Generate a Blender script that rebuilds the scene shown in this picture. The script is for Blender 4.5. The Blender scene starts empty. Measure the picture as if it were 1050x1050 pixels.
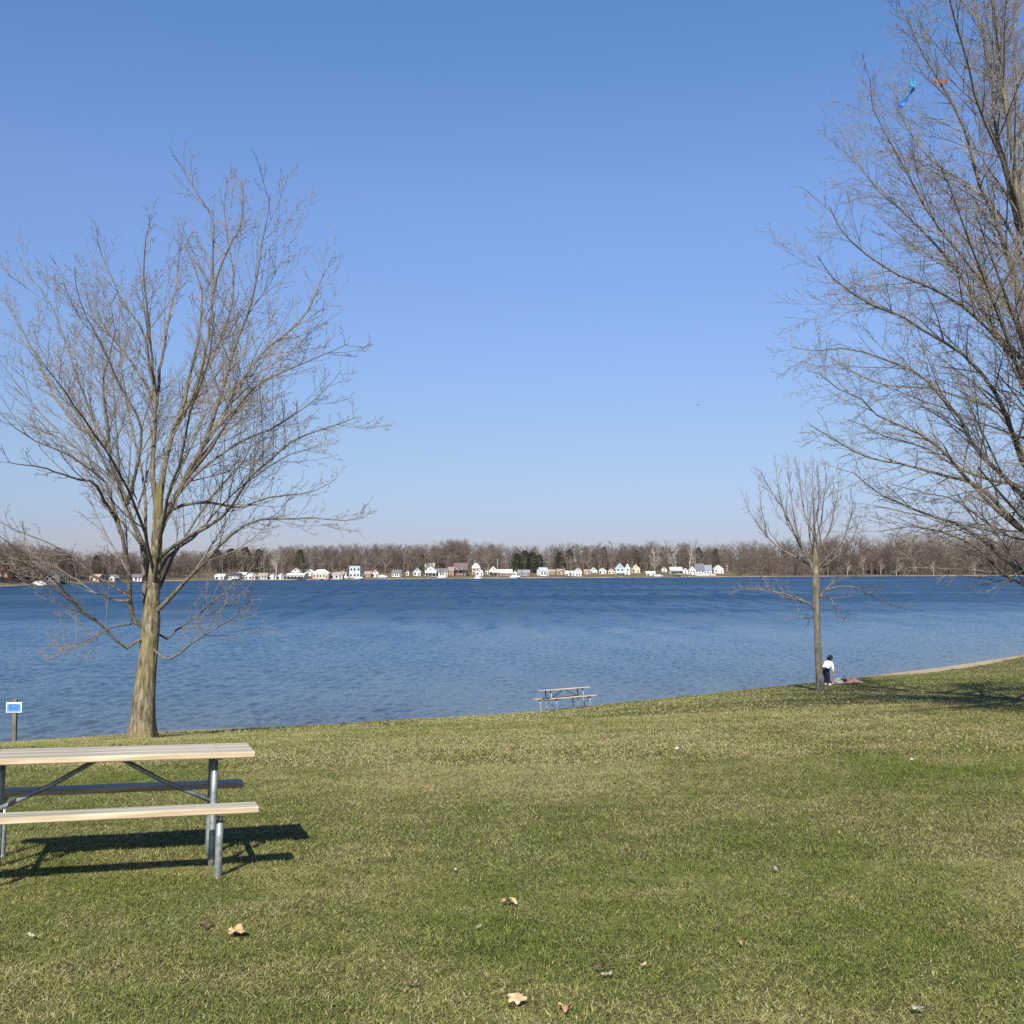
import bpy, math, random
import numpy as np
from mathutils import Vector, Matrix

random.seed(7)
RNG = np.random.default_rng(7)
PI = math.pi
scene = bpy.context.scene
COL = scene.collection

# ------------------------------------------------------------------ camera numbers
F = 1075.0
HOR = 584.5
CAMZ = 1.65
WATER = -3.95
TH = math.atan((HOR - 525.0) / F)
CT, ST = math.cos(TH), math.sin(TH)


def ray(px, py):
    u = (px - 525.0) / F
    v = (525.0 - py) / F
    return np.array([u, CT - v * ST, ST + v * CT])


def at(px, py, Y):
    d = ray(px, py)
    return np.array([0, 0, CAMZ]) + d * (Y / d[1])


def on_plane(px, py, z):
    d = ray(px, py)
    k = (z - CAMZ) / d[2]
    return np.array([0, 0, CAMZ]) + d * k


# ------------------------------------------------------------------ value noise
def _hash(ix, iy, seed):
    h = (ix.astype(np.int64) * 374761393 + iy.astype(np.int64) * 668265263 + seed * 1442695041) & 0xFFFFFFFF
    h = ((h ^ (h >> 13)) * 1274126177) & 0xFFFFFFFF
    h = h ^ (h >> 16)
    return (h & 0xFFFFFF) / float(0xFFFFFF)


def vnoise(x, y, seed=0):
    x = np.asarray(x, float); y = np.asarray(y, float)
    ix = np.floor(x); iy = np.floor(y)
    fx = x - ix; fy = y - iy
    fx = fx * fx * (3 - 2 * fx); fy = fy * fy * (3 - 2 * fy)
    a = _hash(ix, iy, seed); b = _hash(ix + 1, iy, seed)
    c = _hash(ix, iy + 1, seed); d = _hash(ix + 1, iy + 1, seed)
    return (a * (1 - fx) + b * fx) * (1 - fy) + (c * (1 - fx) + d * fx) * fy


def fbm(x, y, seed=0, octv=4):
    s = 0; a = 0.5; t = 0
    for k in range(octv):
        s = s + a * vnoise(x * 2 ** k, y * 2 ** k, seed + k * 17); t += a; a *= 0.55
    return s / t


def sstep(a, b, x):
    t = np.clip((np.asarray(x, float) - a) / (b - a), 0, 1)
    return t * t * (3 - 2 * t)


# ------------------------------------------------------------------ mesh helpers
def mesh_np(name, verts, faces=None, quads=None, tris=None, mats=(), parent=None, smooth=False, fmat=None, attrs=None, loc=None):
    """one mesh object from numpy arrays (quads, tris) or a list of polygons (faces)"""
    me = bpy.data.meshes.new(name)
    verts = np.asarray(verts, np.float32).reshape(-1, 3)
    if faces is not None:
        me.from_pydata(verts.tolist(), [], [list(map(int, f)) for f in faces])
    else:
        q = np.zeros((0, 4), np.int32) if quads is None else np.asarray(quads, np.int32).reshape(-1, 4)
        t = np.zeros((0, 3), np.int32) if tris is None else np.asarray(tris, np.int32).reshape(-1, 3)
        me.vertices.add(len(verts)); me.vertices.foreach_set('co', verts.ravel())
        nl = q.size + t.size
        me.loops.add(nl); me.loops.foreach_set('vertex_index', np.concatenate([q.ravel(), t.ravel()]).astype(np.int32))
        me.polygons.add(len(q) + len(t))
        st = np.concatenate([np.arange(len(q)) * 4, q.size + np.arange(len(t)) * 3]).astype(np.int32)
        me.polygons.foreach_set('loop_start', st)
        me.update(calc_edges=True)
        me.validate()
    for m in mats:
        me.materials.append(m)
    if fmat is not None:
        me.polygons.foreach_set('material_index', np.asarray(fmat, np.int32))
    if smooth:
        me.polygons.foreach_set('use_smooth', np.ones(len(me.polygons), bool))
    if attrs:
        for k, v in attrs.items():
            v = np.asarray(v, np.float32)
            if v.ndim == 1:
                a = me.attributes.new(k, 'FLOAT', 'POINT'); a.data.foreach_set('value', v)
            else:
                if v.shape[1] == 3:
                    v = np.concatenate([v, np.ones((len(v), 1), np.float32)], 1)
                a = me.attributes.new(k, 'FLOAT_COLOR', 'POINT'); a.data.foreach_set('color', v.ravel())
    me.update()
    o = bpy.data.objects.new(name, me)
    COL.objects.link(o)
    if parent is not None:
        o.parent = parent
    if loc is not None:
        o.location = loc
    return o


def tag(o, label=None, cat=None, group=None, kind=None):
    if label: o['label'] = label
    if cat: o['category'] = cat
    if group: o['group'] = group
    if kind: o['kind'] = kind
    return o


def empty(name, loc=(0, 0, 0), rz=0.0):
    o = bpy.data.objects.new(name, None)
    COL.objects.link(o)
    o.location = loc; o.rotation_euler = (0, 0, rz)
    o.empty_display_size = 0.2
    return o


class MB:
    """collects boxes, tubes, prisms; build() links ONE mesh object"""
    def __init__(s):
        s.v = []; s.f = []; s.m = []

    def add(s, vs, fs, mi=0):
        b = len(s.v)
        s.v += [tuple(map(float, p)) for p in vs]
        s.f += [[i + b for i in f] for f in fs]
        s.m += [mi] * len(fs)
        return s

    def box(s, c, size, mi=0, rot=None, bev=0.0, topmi=None):
        x, y, z = size[0] / 2, size[1] / 2, size[2] / 2
        if bev <= 0:
            vs = [(sx * x, sy * y, sz * z) for sz in (-1, 1) for sy in (-1, 1) for sx in (-1, 1)]
            fs = [[0, 2, 3, 1], [4, 5, 7, 6], [0, 1, 5, 4], [2, 6, 7, 3], [0, 4, 6, 2], [1, 3, 7, 5]]
            mm = [mi] * 6
            if topmi is not None: mm[1] = topmi
        else:
            b = bev
            ring = lambda xx, yy, zz, k: [(-xx + k, -yy, zz), (xx - k, -yy, zz), (xx, -yy + k, zz), (xx, yy - k, zz), (xx - k, yy, zz), (-xx + k, yy, zz), (-xx, yy - k, zz), (-xx, -yy + k, zz)]
            vs = ring(x - b, y - b, -z, b * .4) + ring(x, y, -z + b, b) + ring(x, y, z - b, b) + ring(x - b, y - b, z, b * .4)
            fs = [list(range(7, -1, -1))]; mm = [mi]
            for r in range(3):
                for i in range(8):
                    j = (i + 1) % 8
                    fs.append([r * 8 + i, r * 8 + j, r * 8 + 8 + j, r * 8 + 8 + i]); mm.append(mi)
            fs.append(list(range(24, 32))); mm.append(mi if topmi is None else topmi)
        out = []
        for p in vs:
            p = Vector(p)
            if rot is not None: p = rot @ p
            out.append((p.x + c[0], p.y + c[1], p.z + c[2]))
        b0 = len(s.v)
        s.v += out; s.f += [[i + b0 for i in f] for f in fs]; s.m += mm
        return s

    def tube(s, pts, r, n=10, mi=0, cap=True):
        pts = [Vector(p) for p in pts]
        rr = r if isinstance(r, (list, tuple)) else [r] * len(pts)
        ref = None; base = len(s.v)
        for i, p in enumerate(pts):
            t = (pts[min(i + 1, len(pts) - 1)] - pts[max(i - 1, 0)]).normalized()
            if ref is None:
                ref = Vector((0, 0, 1)) if abs(t.z) < .9 else Vector((1, 0, 0))
            u = (ref - ref.dot(t) * t).normalized(); ref = u
            w = t.cross(u)
            for k in range(n):
                a = 2 * PI * k / n
                q = p + (u * math.cos(a) + w * math.sin(a)) * rr[i]
                s.v.append((q.x, q.y, q.z))
        for i in range(len(pts) - 1):
            for k in range(n):
                k2 = (k + 1) % n
                s.f.append([base + i * n + k, base + i * n + k2, base + (i + 1) * n + k2, base + (i + 1) * n + k]); s.m.append(mi)
        if cap:
            s.f.append([base + k for k in range(n - 1, -1, -1)]); s.m.append(mi)
            e = base + (len(pts) - 1) * n
            s.f.append([e + k for k in range(n)]); s.m.append(mi)
        return s

    def build(s, name, mats, parent=None, smooth=False, loc=None):
        if not isinstance(mats, (list, tuple)): mats = [mats]
        return mesh_np(name, s.v, faces=s.f, mats=mats, parent=parent, smooth=smooth, fmat=s.m, loc=loc)


# ------------------------------------------------------------------ materials
def newmat(name):
    m = bpy.data.materials.new(name); m.use_nodes = True
    nt = m.node_tree; bs = nt.nodes['Principled BSDF']
    return m, nt, bs


def N(nt, typ, **kw):
    n = nt.nodes.new(typ)
    for k, v in kw.items():
        if k in n.inputs: n.inputs[k].default_value = v
        else: setattr(n, k, v)
    return n


def ramp(nt, fac, stops):
    r = nt.nodes.new('ShaderNodeValToRGB')
    e = r.color_ramp.elements
    while len(e) < len(stops): e.new(0.5)
    for el, (p, c) in zip(e, stops):
        el.position = p; el.color = (*c, 1)
    nt.links.new(fac, r.inputs[0])
    return r.outputs[0]


def noisy(name, c1, c2, scale=5.0, rough=0.7, bump=0.0, stretch=(1, 1, 1), spec=0.3, metal=0.0, detail=4, coord='Object', bdist=0.01, mid=None):
    m, nt, bs = newmat(name)
    tc = N(nt, 'ShaderNodeTexCoord'); mp = N(nt, 'ShaderNodeMapping')
    mp.inputs['Scale'].default_value = stretch
    nt.links.new(tc.outputs[coord], mp.inputs[0])
    nz = N(nt, 'ShaderNodeTexNoise'); nz.inputs['Scale'].default_value = scale; nz.inputs['Detail'].default_value = detail
    nt.links.new(mp.outputs[0], nz.inputs['Vector'])
    st = [(0.3, c1), (0.7, c2)] if mid is None else [(0.3, c1), (0.5, mid), (0.7, c2)]
    nt.links.new(ramp(nt, nz.outputs[0], st), bs.inputs['Base Color'])
    bs.inputs['Roughness'].default_value = rough
    bs.inputs['Specular IOR Level'].default_value = spec
    bs.inputs['Metallic'].default_value = metal
    if bump > 0:
        b = N(nt, 'ShaderNodeBump'); b.inputs['Strength'].default_value = bump; b.inputs['Distance'].default_value = bdist
        nt.links.new(nz.outputs[0], b.inputs['Height']); nt.links.new(b.outputs[0], bs.inputs['Normal'])
    return m


def attr_mat(name, attr='Col', rough=0.8, spec=0.2, trans=0.0):
    m, nt, bs = newmat(name)
    a = N(nt, 'ShaderNodeAttribute', attribute_name=attr)
    nt.links.new(a.outputs['Color'], bs.inputs['Base Color'])
    bs.inputs['Roughness'].default_value = rough
    bs.inputs['Specular IOR Level'].default_value = spec
    if trans > 0:
        tr = N(nt, 'ShaderNodeBsdfTranslucent'); nt.links.new(a.outputs['Color'], tr.inputs[0])
        mx = N(nt, 'ShaderNodeMixShader'); mx.inputs[0].default_value = trans
        nt.links.new(bs.outputs[0], mx.inputs[1]); nt.links.new(tr.outputs[0], mx.inputs[2])
        nt.links.new(mx.outputs[0], nt.nodes['Material Output'].inputs[0])
    return m


_flat = {}
def paint(c, rough=0.65, spec=0.3):
    k = (tuple(round(x, 3) for x in c), rough, spec)
    if k not in _flat:
        d = tuple(x * 0.82 for x in c)
        _flat[k] = noisy('paint', d, c, scale=0.6, rough=rough, spec=spec)
    return _flat[k]


EXPO = 0.6
SKYS = 0.13
# ------------------------------------------------------------------ world, sun, camera
SUN_EL = math.radians(37.5)
sun_h = np.array([-0.16, -0.987]); sun_h /= np.linalg.norm(sun_h)
sun_dir = Vector((sun_h[0] * math.cos(SUN_EL), sun_h[1] * math.cos(SUN_EL), math.sin(SUN_EL)))

w = bpy.data.worlds.new("World"); scene.world = w; w.use_nodes = True
nt = w.node_tree
bg = nt.nodes['Background']
sky = N(nt, 'ShaderNodeTexSky'); sky.sky_type = 'NISHITA'; sky.sun_disc = False
sky.sun_elevation = SUN_EL
sky.sun_rotation = math.atan2(sun_dir.x, sun_dir.y)
sky.altitude = 280; sky.air_density = 1.0; sky.dust_density = 0.6; sky.ozone_density = 2.2
# clear spring sky: tint of the air by height above the horizon
def _lin(c):
    c = np.asarray(c, float) / 255.0
    return np.where(c <= 0.04045, c / 12.92, ((c + 0.055) / 1.055) ** 2.4)
SKY_T = [(0.000, (188, 197, 215), (230.0, 240.7, 222.4)), (0.041, (184, 198, 217), (228.0, 241.3, 225.0)), (0.1245, (174, 204, 236), (191.0, 223.0, 240.5)), (0.215, (147, 186, 241), (150.5, 185.5, 221.0)),
         (0.342, (124, 163, 226), (118.0, 150.0, 190.0)), (0.485, (94, 139, 201), (97.5, 125.4, 164.1)), (1.0, (48, 86, 150), (84.0, 112.0, 152.0))]
geo = N(nt, 'ShaderNodeTexCoord'); sx = N(nt, 'ShaderNodeSeparateXYZ'); nt.links.new(geo.outputs['Generated'], sx.inputs[0])
rp_ = ramp(nt, sx.outputs['Z'], [(z_, tuple(float(v) for v in _lin(t_) / _lin(c_) / (2 ** EXPO) / (SKYS / 0.11) / 2.0)) for z_, t_, c_ in SKY_T])
ml = N(nt, 'ShaderNodeMixRGB', blend_type='MULTIPLY'); ml.inputs[0].default_value = 1.0
nt.links.new(sky.outputs[0], ml.inputs[1]); nt.links.new(rp_, ml.inputs[2])
ml2 = N(nt, 'ShaderNodeMixRGB', blend_type='MULTIPLY'); ml2.inputs[0].default_value = 1.0; ml2.inputs[2].default_value = (2, 2, 2, 1)
nt.links.new(ml.outputs[0], ml2.inputs[1]); nt.links.new(ml2.outputs[0], bg.inputs['Color'])
bg.inputs['Strength'].default_value = SKYS

sl = bpy.data.lights.new("sun", 'SUN'); sl.energy = 5.0; sl.angle = math.radians(0.53); sl.color = (1.0, 0.95, 0.87)
so = bpy.data.objects.new("sun", sl); COL.objects.link(so)
so.rotation_euler = (-sun_dir).to_track_quat('-Z', 'Y').to_euler()
so.location = (-20, -40, 40)

cam = bpy.data.cameras.new("camera"); co = bpy.data.objects.new("camera", cam); COL.objects.link(co)
co.location = (0, 0, CAMZ); co.rotation_euler = (PI / 2 + TH, 0, 0)
cam.sensor_fit = 'HORIZONTAL'; cam.angle = 2 * math.atan(525.0 / F)
cam.clip_start = 0.1; cam.clip_end = 12000
scene.camera = co
vs = scene.view_settings
vs.view_transform = 'Standard'; vs.look = 'None'; vs.gamma = 1.0; vs.exposure = EXPO; vs.use_curve_mapping = False
scene.cycles.use_denoising = False
scene.cycles.max_bounces = 6
scene.cycles.transparent_max_bounces = 8

# ------------------------------------------------------------------ near shore and lawn
SH = [(31, 767), (78, 762.5), (132, 756.5), (163, 753.5), (207, 750), (270, 746.5), (330, 743.5), (420, 736), (490, 731.5), (550, 727), (600, 722), (640, 718),
      (700, 712.5), (750, 708), (800, 704), (850, 699), (895, 693.5), (930, 688.5), (967, 683), (1010, 677.5), (1050, 673)]
SH = [(a, b + float(np.interp(a, [0, 78, 132, 163, 330, 640, 800], [7, 5, 2.2, 1.6, 2.5, 3, 0]))) for a, b in SH]
_sp = np.array([on_plane(a, b, (WATER + 0.22) * (1 - float(sstep(860, 915, a))) + WATER * float(sstep(860, 915, a)))[:2] + np.array([0, 0.34 * (1 - float(sstep(860, 915, a)))]) for a, b in SH])
_sp = np.concatenate([[(-160, -5), (-90, 14), (-50, 23), (-30, 28.5), (-20, 31.5)], _sp, [(40, 72), (55, 82), (80, 98), (130, 125), (260, 170)]])
SX, SY = _sp[:, 0], _sp[:, 1]


def yshore(X):
    X = np.asarray(X, float)
    return np.interp(X, SX, SY) + 0.22 * (fbm(X * 0.8, X * 0 + 3.3, 5, 3) - 0.5) * 2


def beach(X):
    return sstep(15, 24, X) * (1 - 0.85 * sstep(26, 37, X))


def gz(X, Y):
    X = np.asarray(X, float); Y = np.asarray(Y, float)
    ys = yshore(X); s = Y / ys
    z = (-3.73 - 0.18 * beach(X)) * np.clip(Y / (ys - 2.1 * beach(X)), 0, 1.0) ** 1.35
    z = np.where(Y < 0, -0.035 * Y, z)
    z = z + 0.10 * (1 - .9 * beach(X) * sstep(.7, .95, s)) * (fbm(X * 0.12, Y * 0.12, 11, 2) - 0.5) * sstep(3, 9, np.hypot(X, Y))
    z = z + 0.03 * (1 - .8 * beach(X) * sstep(.9, .95, s)) * (fbm(X * 0.9, Y * 0.9, 12, 2) - 0.5)
    b = ys - Y
    lipw = 0.30 + 0.35 * beach(X)
    t = sstep(0, 1, (lipw - b) / (lipw + 0.12))
    under = -3.985 - 0.13 * np.clip(-b - 0.1, 0, 60)
    return z * (1 - t) + under * t


def ground_hit(px, py):
    d = ray(px, py)
    lo, hi = 1.5, 120.0
    ks = np.linspace(1.5, 120, 3000)
    P = np.array([0, 0, CAMZ]) + ks[:, None] * d
    h = P[:, 2] - gz(P[:, 0], P[:, 1])
    i = np.argmax(h < 0)
    k = ks[i - 1] + (ks[i] - ks[i - 1]) * h[i - 1] / (h[i - 1] - h[i])
    q = np.array([0, 0, CAMZ]) + k * d
    if q[1] > yshore(q[0]) - 0.3: print('OFFSHORE', px, py, q, yshore(q[0]))
    return q


def sandmask(X, Y):
    b = yshore(X) - Y
    lip = 0.75 + 1.3 * beach(X) + 1.1 * (fbm(X * 1.3, Y * 1.3, 21, 3) - 0.5)
    return 1 - sstep(-0.06, 0.10, b - lip)


# bare patches: around the trunks, a worn spot by the bank
BARE = [(ground_hit(146, 757), 0.95), (ground_hit(842, 708), 0.55), (ground_hit(222, 748), 0.9), (ground_hit(178, 753), 0.7), (ground_hit(1000, 690), 0.01)]


def baremask(X, Y):
    m = np.zeros_like(np.asarray(X, float))
    for p, r in BARE:
        d = np.hypot((X - p[0]) * 0.8, (Y - p[1]) * 1.1) / r + 0.9 * (fbm(X * 2.5, Y * 2.5, 31, 3) - 0.5)
        m = np.maximum(m, 1 - sstep(0.65, 1.15, d))
    return m


def dryness(X, Y):
    """0 lush green .. 1 straw"""
    big = fbm(X * 0.16, Y * 0.16, 41, 3)
    mid = fbm(X * 0.9, Y * 0.9, 43, 3)
    sm = fbm(X * 3.2, Y * 3.2, 45, 3)
    band = sstep(9.5, 17, Y + 6 * (big - .5))
    greenR = sstep(8, 13, X) * sstep(34, 40, Y)
    d = 0.50 + 0.34 * band - 0.40 * greenR * band + 1.1 * (big - 0.5) + 1.0 * (mid - 0.5) + 0.8 * (sm - 0.5)
    return np.clip(d, 0.02, 0.98)


def build_lawn():
    xs = np.concatenate([np.linspace(-150, -40, 60, endpoint=False), np.linspace(-40, 60, 400, endpoint=False), np.linspace(60, 240, 90)])
    ss = np.concatenate([np.linspace(-2.5, -0.1, 30, endpoint=False), np.linspace(-0.1, 0.88, 150, endpoint=False), np.linspace(0.88, 1.06, 130, endpoint=False), np.linspace(1.06, 3.0, 40)])
    X, S = np.meshgrid(xs, ss)
    Y = S * np.maximum(yshore(X), 6.0)
    Z = gz(X, Y)
    nx, ny = len(xs), len(ss)
    idx = np.arange(nx * ny).reshape(ny, nx)
    q = np.stack([idx[:-1, :-1], idx[:-1, 1:], idx[1:, 1:], idx[1:, :-1]], -1).reshape(-1, 4)
    x, y = X.ravel(), Y.ravel()
    m, nt, bs = newmat('lawn_soil')
    tc = N(nt, 'ShaderNodeTexCoord')
    n1 = N(nt, 'ShaderNodeTexNoise', Scale=60.0, Detail=5.0, Roughness=.7); nt.links.new(tc.outputs['Object'], n1.inputs['Vector'])
    n2 = N(nt, 'ShaderNodeTexNoise', Scale=1.3, Detail=6.0); nt.links.new(tc.outputs['Object'], n2.inputs['Vector'])
    thatch = ramp(nt, n1.outputs[0], [(0.25, (0.022, 0.030, 0.007)), (0.5, (0.060, 0.070, 0.018)), (0.75, (0.15, 0.135, 0.055))])
    dry = ramp(nt, n1.outputs[0], [(0.25, (0.04, 0.034, 0.014)), (0.5, (0.12, 0.10, 0.045)), (0.75, (0.25, 0.205, 0.105))])
    a = N(nt, 'ShaderNodeAttribute', attribute_name='dry')
    mx = N(nt, 'ShaderNodeMixRGB'); nt.links.new(a.outputs['Fac'], mx.inputs[0]); nt.links.new(thatch, mx.inputs[1]); nt.links.new(dry, mx.inputs[2])
    sand = ramp(nt, n2.outputs[0], [(0.3, (0.30, 0.235, 0.15)), (0.7, (0.46, 0.37, 0.25))])
    wet = ramp(nt, n2.outputs[0], [(0.3, (0.05, 0.04, 0.026)), (0.7, (0.12, 0.095, 0.06))])
    sw = N(nt, 'ShaderNodeAttribute', attribute_name='wet')
    mw = N(nt, 'ShaderNodeMixRGB'); nt.links.new(sw.outputs['Fac'], mw.inputs[0]); nt.links.new(sand, mw.inputs[1]); nt.links.new(wet, mw.inputs[2])
    sa = N(nt, 'ShaderNodeAttribute', attribute_name='sand')
    mx2 = N(nt, 'ShaderNodeMixRGB'); nt.links.new(sa.outputs['Fac'], mx2.inputs[0]); nt.links.new(mx.outputs[0], mx2.inputs[1]); nt.links.new(mw.outputs[0], mx2.inputs[2])
    sb = N(nt, 'ShaderNodeAttribute', attribute_name='bare')
    mx3 = N(nt, 'ShaderNodeMixRGB'); nt.links.new(sb.outputs['Fac'], mx3.inputs[0]); nt.links.new(mx2.outputs[0], mx3.inputs[1])
    soil = ramp(nt, n1.outputs[0], [(0.3, (0.19, 0.14, 0.08)), (0.7, (0.34, 0.27, 0.165))]); nt.links.new(soil, mx3.inputs[2])
    nt.links.new(mx3.outputs[0], bs.inputs['Base Color'])
    bs.inputs['Roughness'].default_value = 0.95; bs.inputs['Specular IOR Level'].default_value = 0.1
    bp = N(nt, 'ShaderNodeBump', Strength=0.6, Distance=0.03); nt.links.new(n1.outputs[0], bp.inputs['Height']); nt.links.new(bp.outputs[0], bs.inputs['Normal'])
    bch = beach(x)
    bdist = yshore(x) - y
    wet_v = np.clip(0.35 * (1 - bch) + (1 - sstep(0.15, 0.6, bdist)), 0, 1)
    o = mesh_np('lawn', np.stack([x, y, Z.ravel()], 1), quads=q, mats=[m], smooth=True,
                attrs={'sand': sandmask(x, y), 'wet': wet_v, 'bare': baremask(x, y) * 0.9, 'dry': dryness(x, y)})
    tag(o, kind='structure')


build_lawn()


def build_grass():
    rng = np.random.default_rng(3)
    allv, allt, allc = [], [], []
    off = 0

    def zone(n, y0, y1, h, wd, seg2, pw=1.0, spread=0.51, pad=2.6):
        nonlocal off
        # uniform over the trapezoid
        m = int(n * 1.5)
        yy = rng.uniform(y0, y1, m)
        half = spread * yy + pad
        keep = rng.uniform(0, 1, m) < half / half.max()
        yy = yy[keep][:n]; half = half[keep][:n]
        xx = rng.uniform(-1, 1, len(yy)) * half
        ok = rng.uniform(0, 1, len(xx)) > np.maximum(sandmask(xx, yy) * 1.02, baremask(xx, yy) * 0.93)
        dr = dryness(xx, yy)
        clump = fbm(xx * 7, yy * 7, 51, 2)
        ok &= rng.uniform(0, 1, len(xx)) < 0.55 + 0.75 * clump
        xx, yy, dr, clump = xx[ok], yy[ok], dr[ok], clump[ok]
        k = len(xx)
        zz = gz(xx, yy) - 0.004
        hh = h * rng.uniform(0.45, 1.25, k) * (0.7 + 0.7 * clump)
        ww = wd * rng.uniform(0.6, 1.3, k)
        az = rng.uniform(0, 2 * PI, k)
        isdry = rng.uniform(0, 1, k) < dr * 0.85
        lean = np.where(isdry, rng.uniform(0.7, 2.4, k), rng.uniform(0.4, 1.9, k))
        dx, dy = np.cos(az) * lean * hh, np.sin(az) * lean * hh
        hz = hh * np.where(isdry, 0.55, 0.78)
        wa = az + PI / 2 + rng.uniform(-.6, .6, k)
        wx, wy = np.cos(wa) * ww / 2, np.sin(wa) * ww / 2
        g = rng.uniform(0, 1, (k, 1))
        green = np.array([0.072, 0.110, 0.016]) * (1 - g) + np.array([0.178, 0.205, 0.040]) * g
        g2 = rng.uniform(0, 1, (k, 1))
        straw = np.array([0.23, 0.195, 0.075]) * (1 - g2) + np.array([0.53, 0.465, 0.20]) * g2
        c = np.where(isdry[:, None], straw, green)
        yel = dr[:, None] * 0.35
        c = np.where(isdry[:, None], c, c * (1 - yel) + np.array([0.185, 0.175, 0.055]) * yel)
        c = c * rng.uniform(0.86, 1.22, (k, 1))
        base = np.stack([xx, yy, zz], 1)
        if seg2:
            V = np.empty((k, 5, 3))
            V[:, 0] = base + np.stack([wx, wy, 0 * wx], 1)
            V[:, 1] = base - np.stack([wx, wy, 0 * wx], 1)
            mid = base + np.stack([dx * .35, dy * .35, hz * .62], 1)
            V[:, 2] = mid - .8 * np.stack([wx, wy, 0 * wx], 1)
            V[:, 3] = mid + .8 * np.stack([wx, wy, 0 * wx], 1)
            V[:, 4] = base + np.stack([dx, dy, hz], 1)
            T = np.array([[0, 1, 2], [0, 2, 3], [3, 2, 4]])
            nv = 5
        else:
            V = np.empty((k, 3, 3))
            V[:, 0] = base + np.stack([wx, wy, 0 * wx], 1)
            V[:, 1] = base - np.stack([wx, wy, 0 * wx], 1)
            V[:, 2] = base + np.stack([dx, dy, hz], 1)
            T = np.array([[0, 1, 2]]); nv = 3
        tri = (np.arange(k)[:, None, None] * nv + T[None]).reshape(-1, 3) + off
        off += k * nv
        allv.append(V.reshape(-1, 3)); allt.append(tri); allc.append(np.repeat(c, nv, 0))

    zone(860000, 1.8, 7.5, 0.0255, 0.0045, True)
    zone(600000, 7.5, 14.0, 0.031, 0.0072, False, pad=3)
    zone(380000, 14.0, 26.0, 0.045, 0.014, False, pad=3)
    zone(330000, 26.0, 74.0, 0.055, 0.030, False, pad=3)
    m = attr_mat('grass_blades', rough=0.6, spec=0.25, trans=0.25)
    o = mesh_np('grass', np.concatenate(allv), tris=np.concatenate(allt), mats=[m], attrs={'Col': np.concatenate(allc)})
    tag(o, 'short park grass, green mixed with straw coloured dead blades', 'grass', kind='stuff')


build_grass()

# ------------------------------------------------------------------ far shore
FS = np.array([(-2500, 230), (-900, 240), (-400, 265), (-100, 305), (0, 344), (60, 400), (130, 482), (220, 563), (320, 602), (420, 650), (520, 708),
               (680, 803), (780, 872), (920, 965), (1050, 1003), (1400, 980), (1900, 800), (3500, 600)], float)
HILL = np.array([(-900, 2), (0, 2.5), (200, 4), (420, 6), (600, 8), (760, 12), (900, 19), (1100, 22), (2000, 18)], float)
TREEH = np.array([(-900, 14), (0, 13.5), (50, 12.5), (80, 10.5), (130, 11), (170, 13), (220, 13), (300, 16.5), (350, 17.5), (430, 18.5), (450, 20), (466, 23), (482, 20), (520, 19),
                  (545, 17), (600, 21), (650, 22), (700, 20), (760, 22), (800, 25), (860, 28), (1050, 30), (2000, 28)], float)


def fdist(px): return np.interp(px, FS[:, 0], FS[:, 1])


def zfar(px, b):
    b = np.asarray(b, float)
    z = WATER + 0.35 * sstep(-0.3, 0.6, b) + 0.075 * np.clip(b, 0, 60) + np.interp(px, HILL[:, 0], HILL[:, 1]) * sstep(50, 260, b)
    return np.where(b < 0, WATER + 0.25 * b, z)


def far_pt(px, b):
    Y = fdist(px) + b
    X = (px - 525.0) / F * Y * 1.0015
    return np.stack([X, Y, zfar(px, b)], -1)


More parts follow.
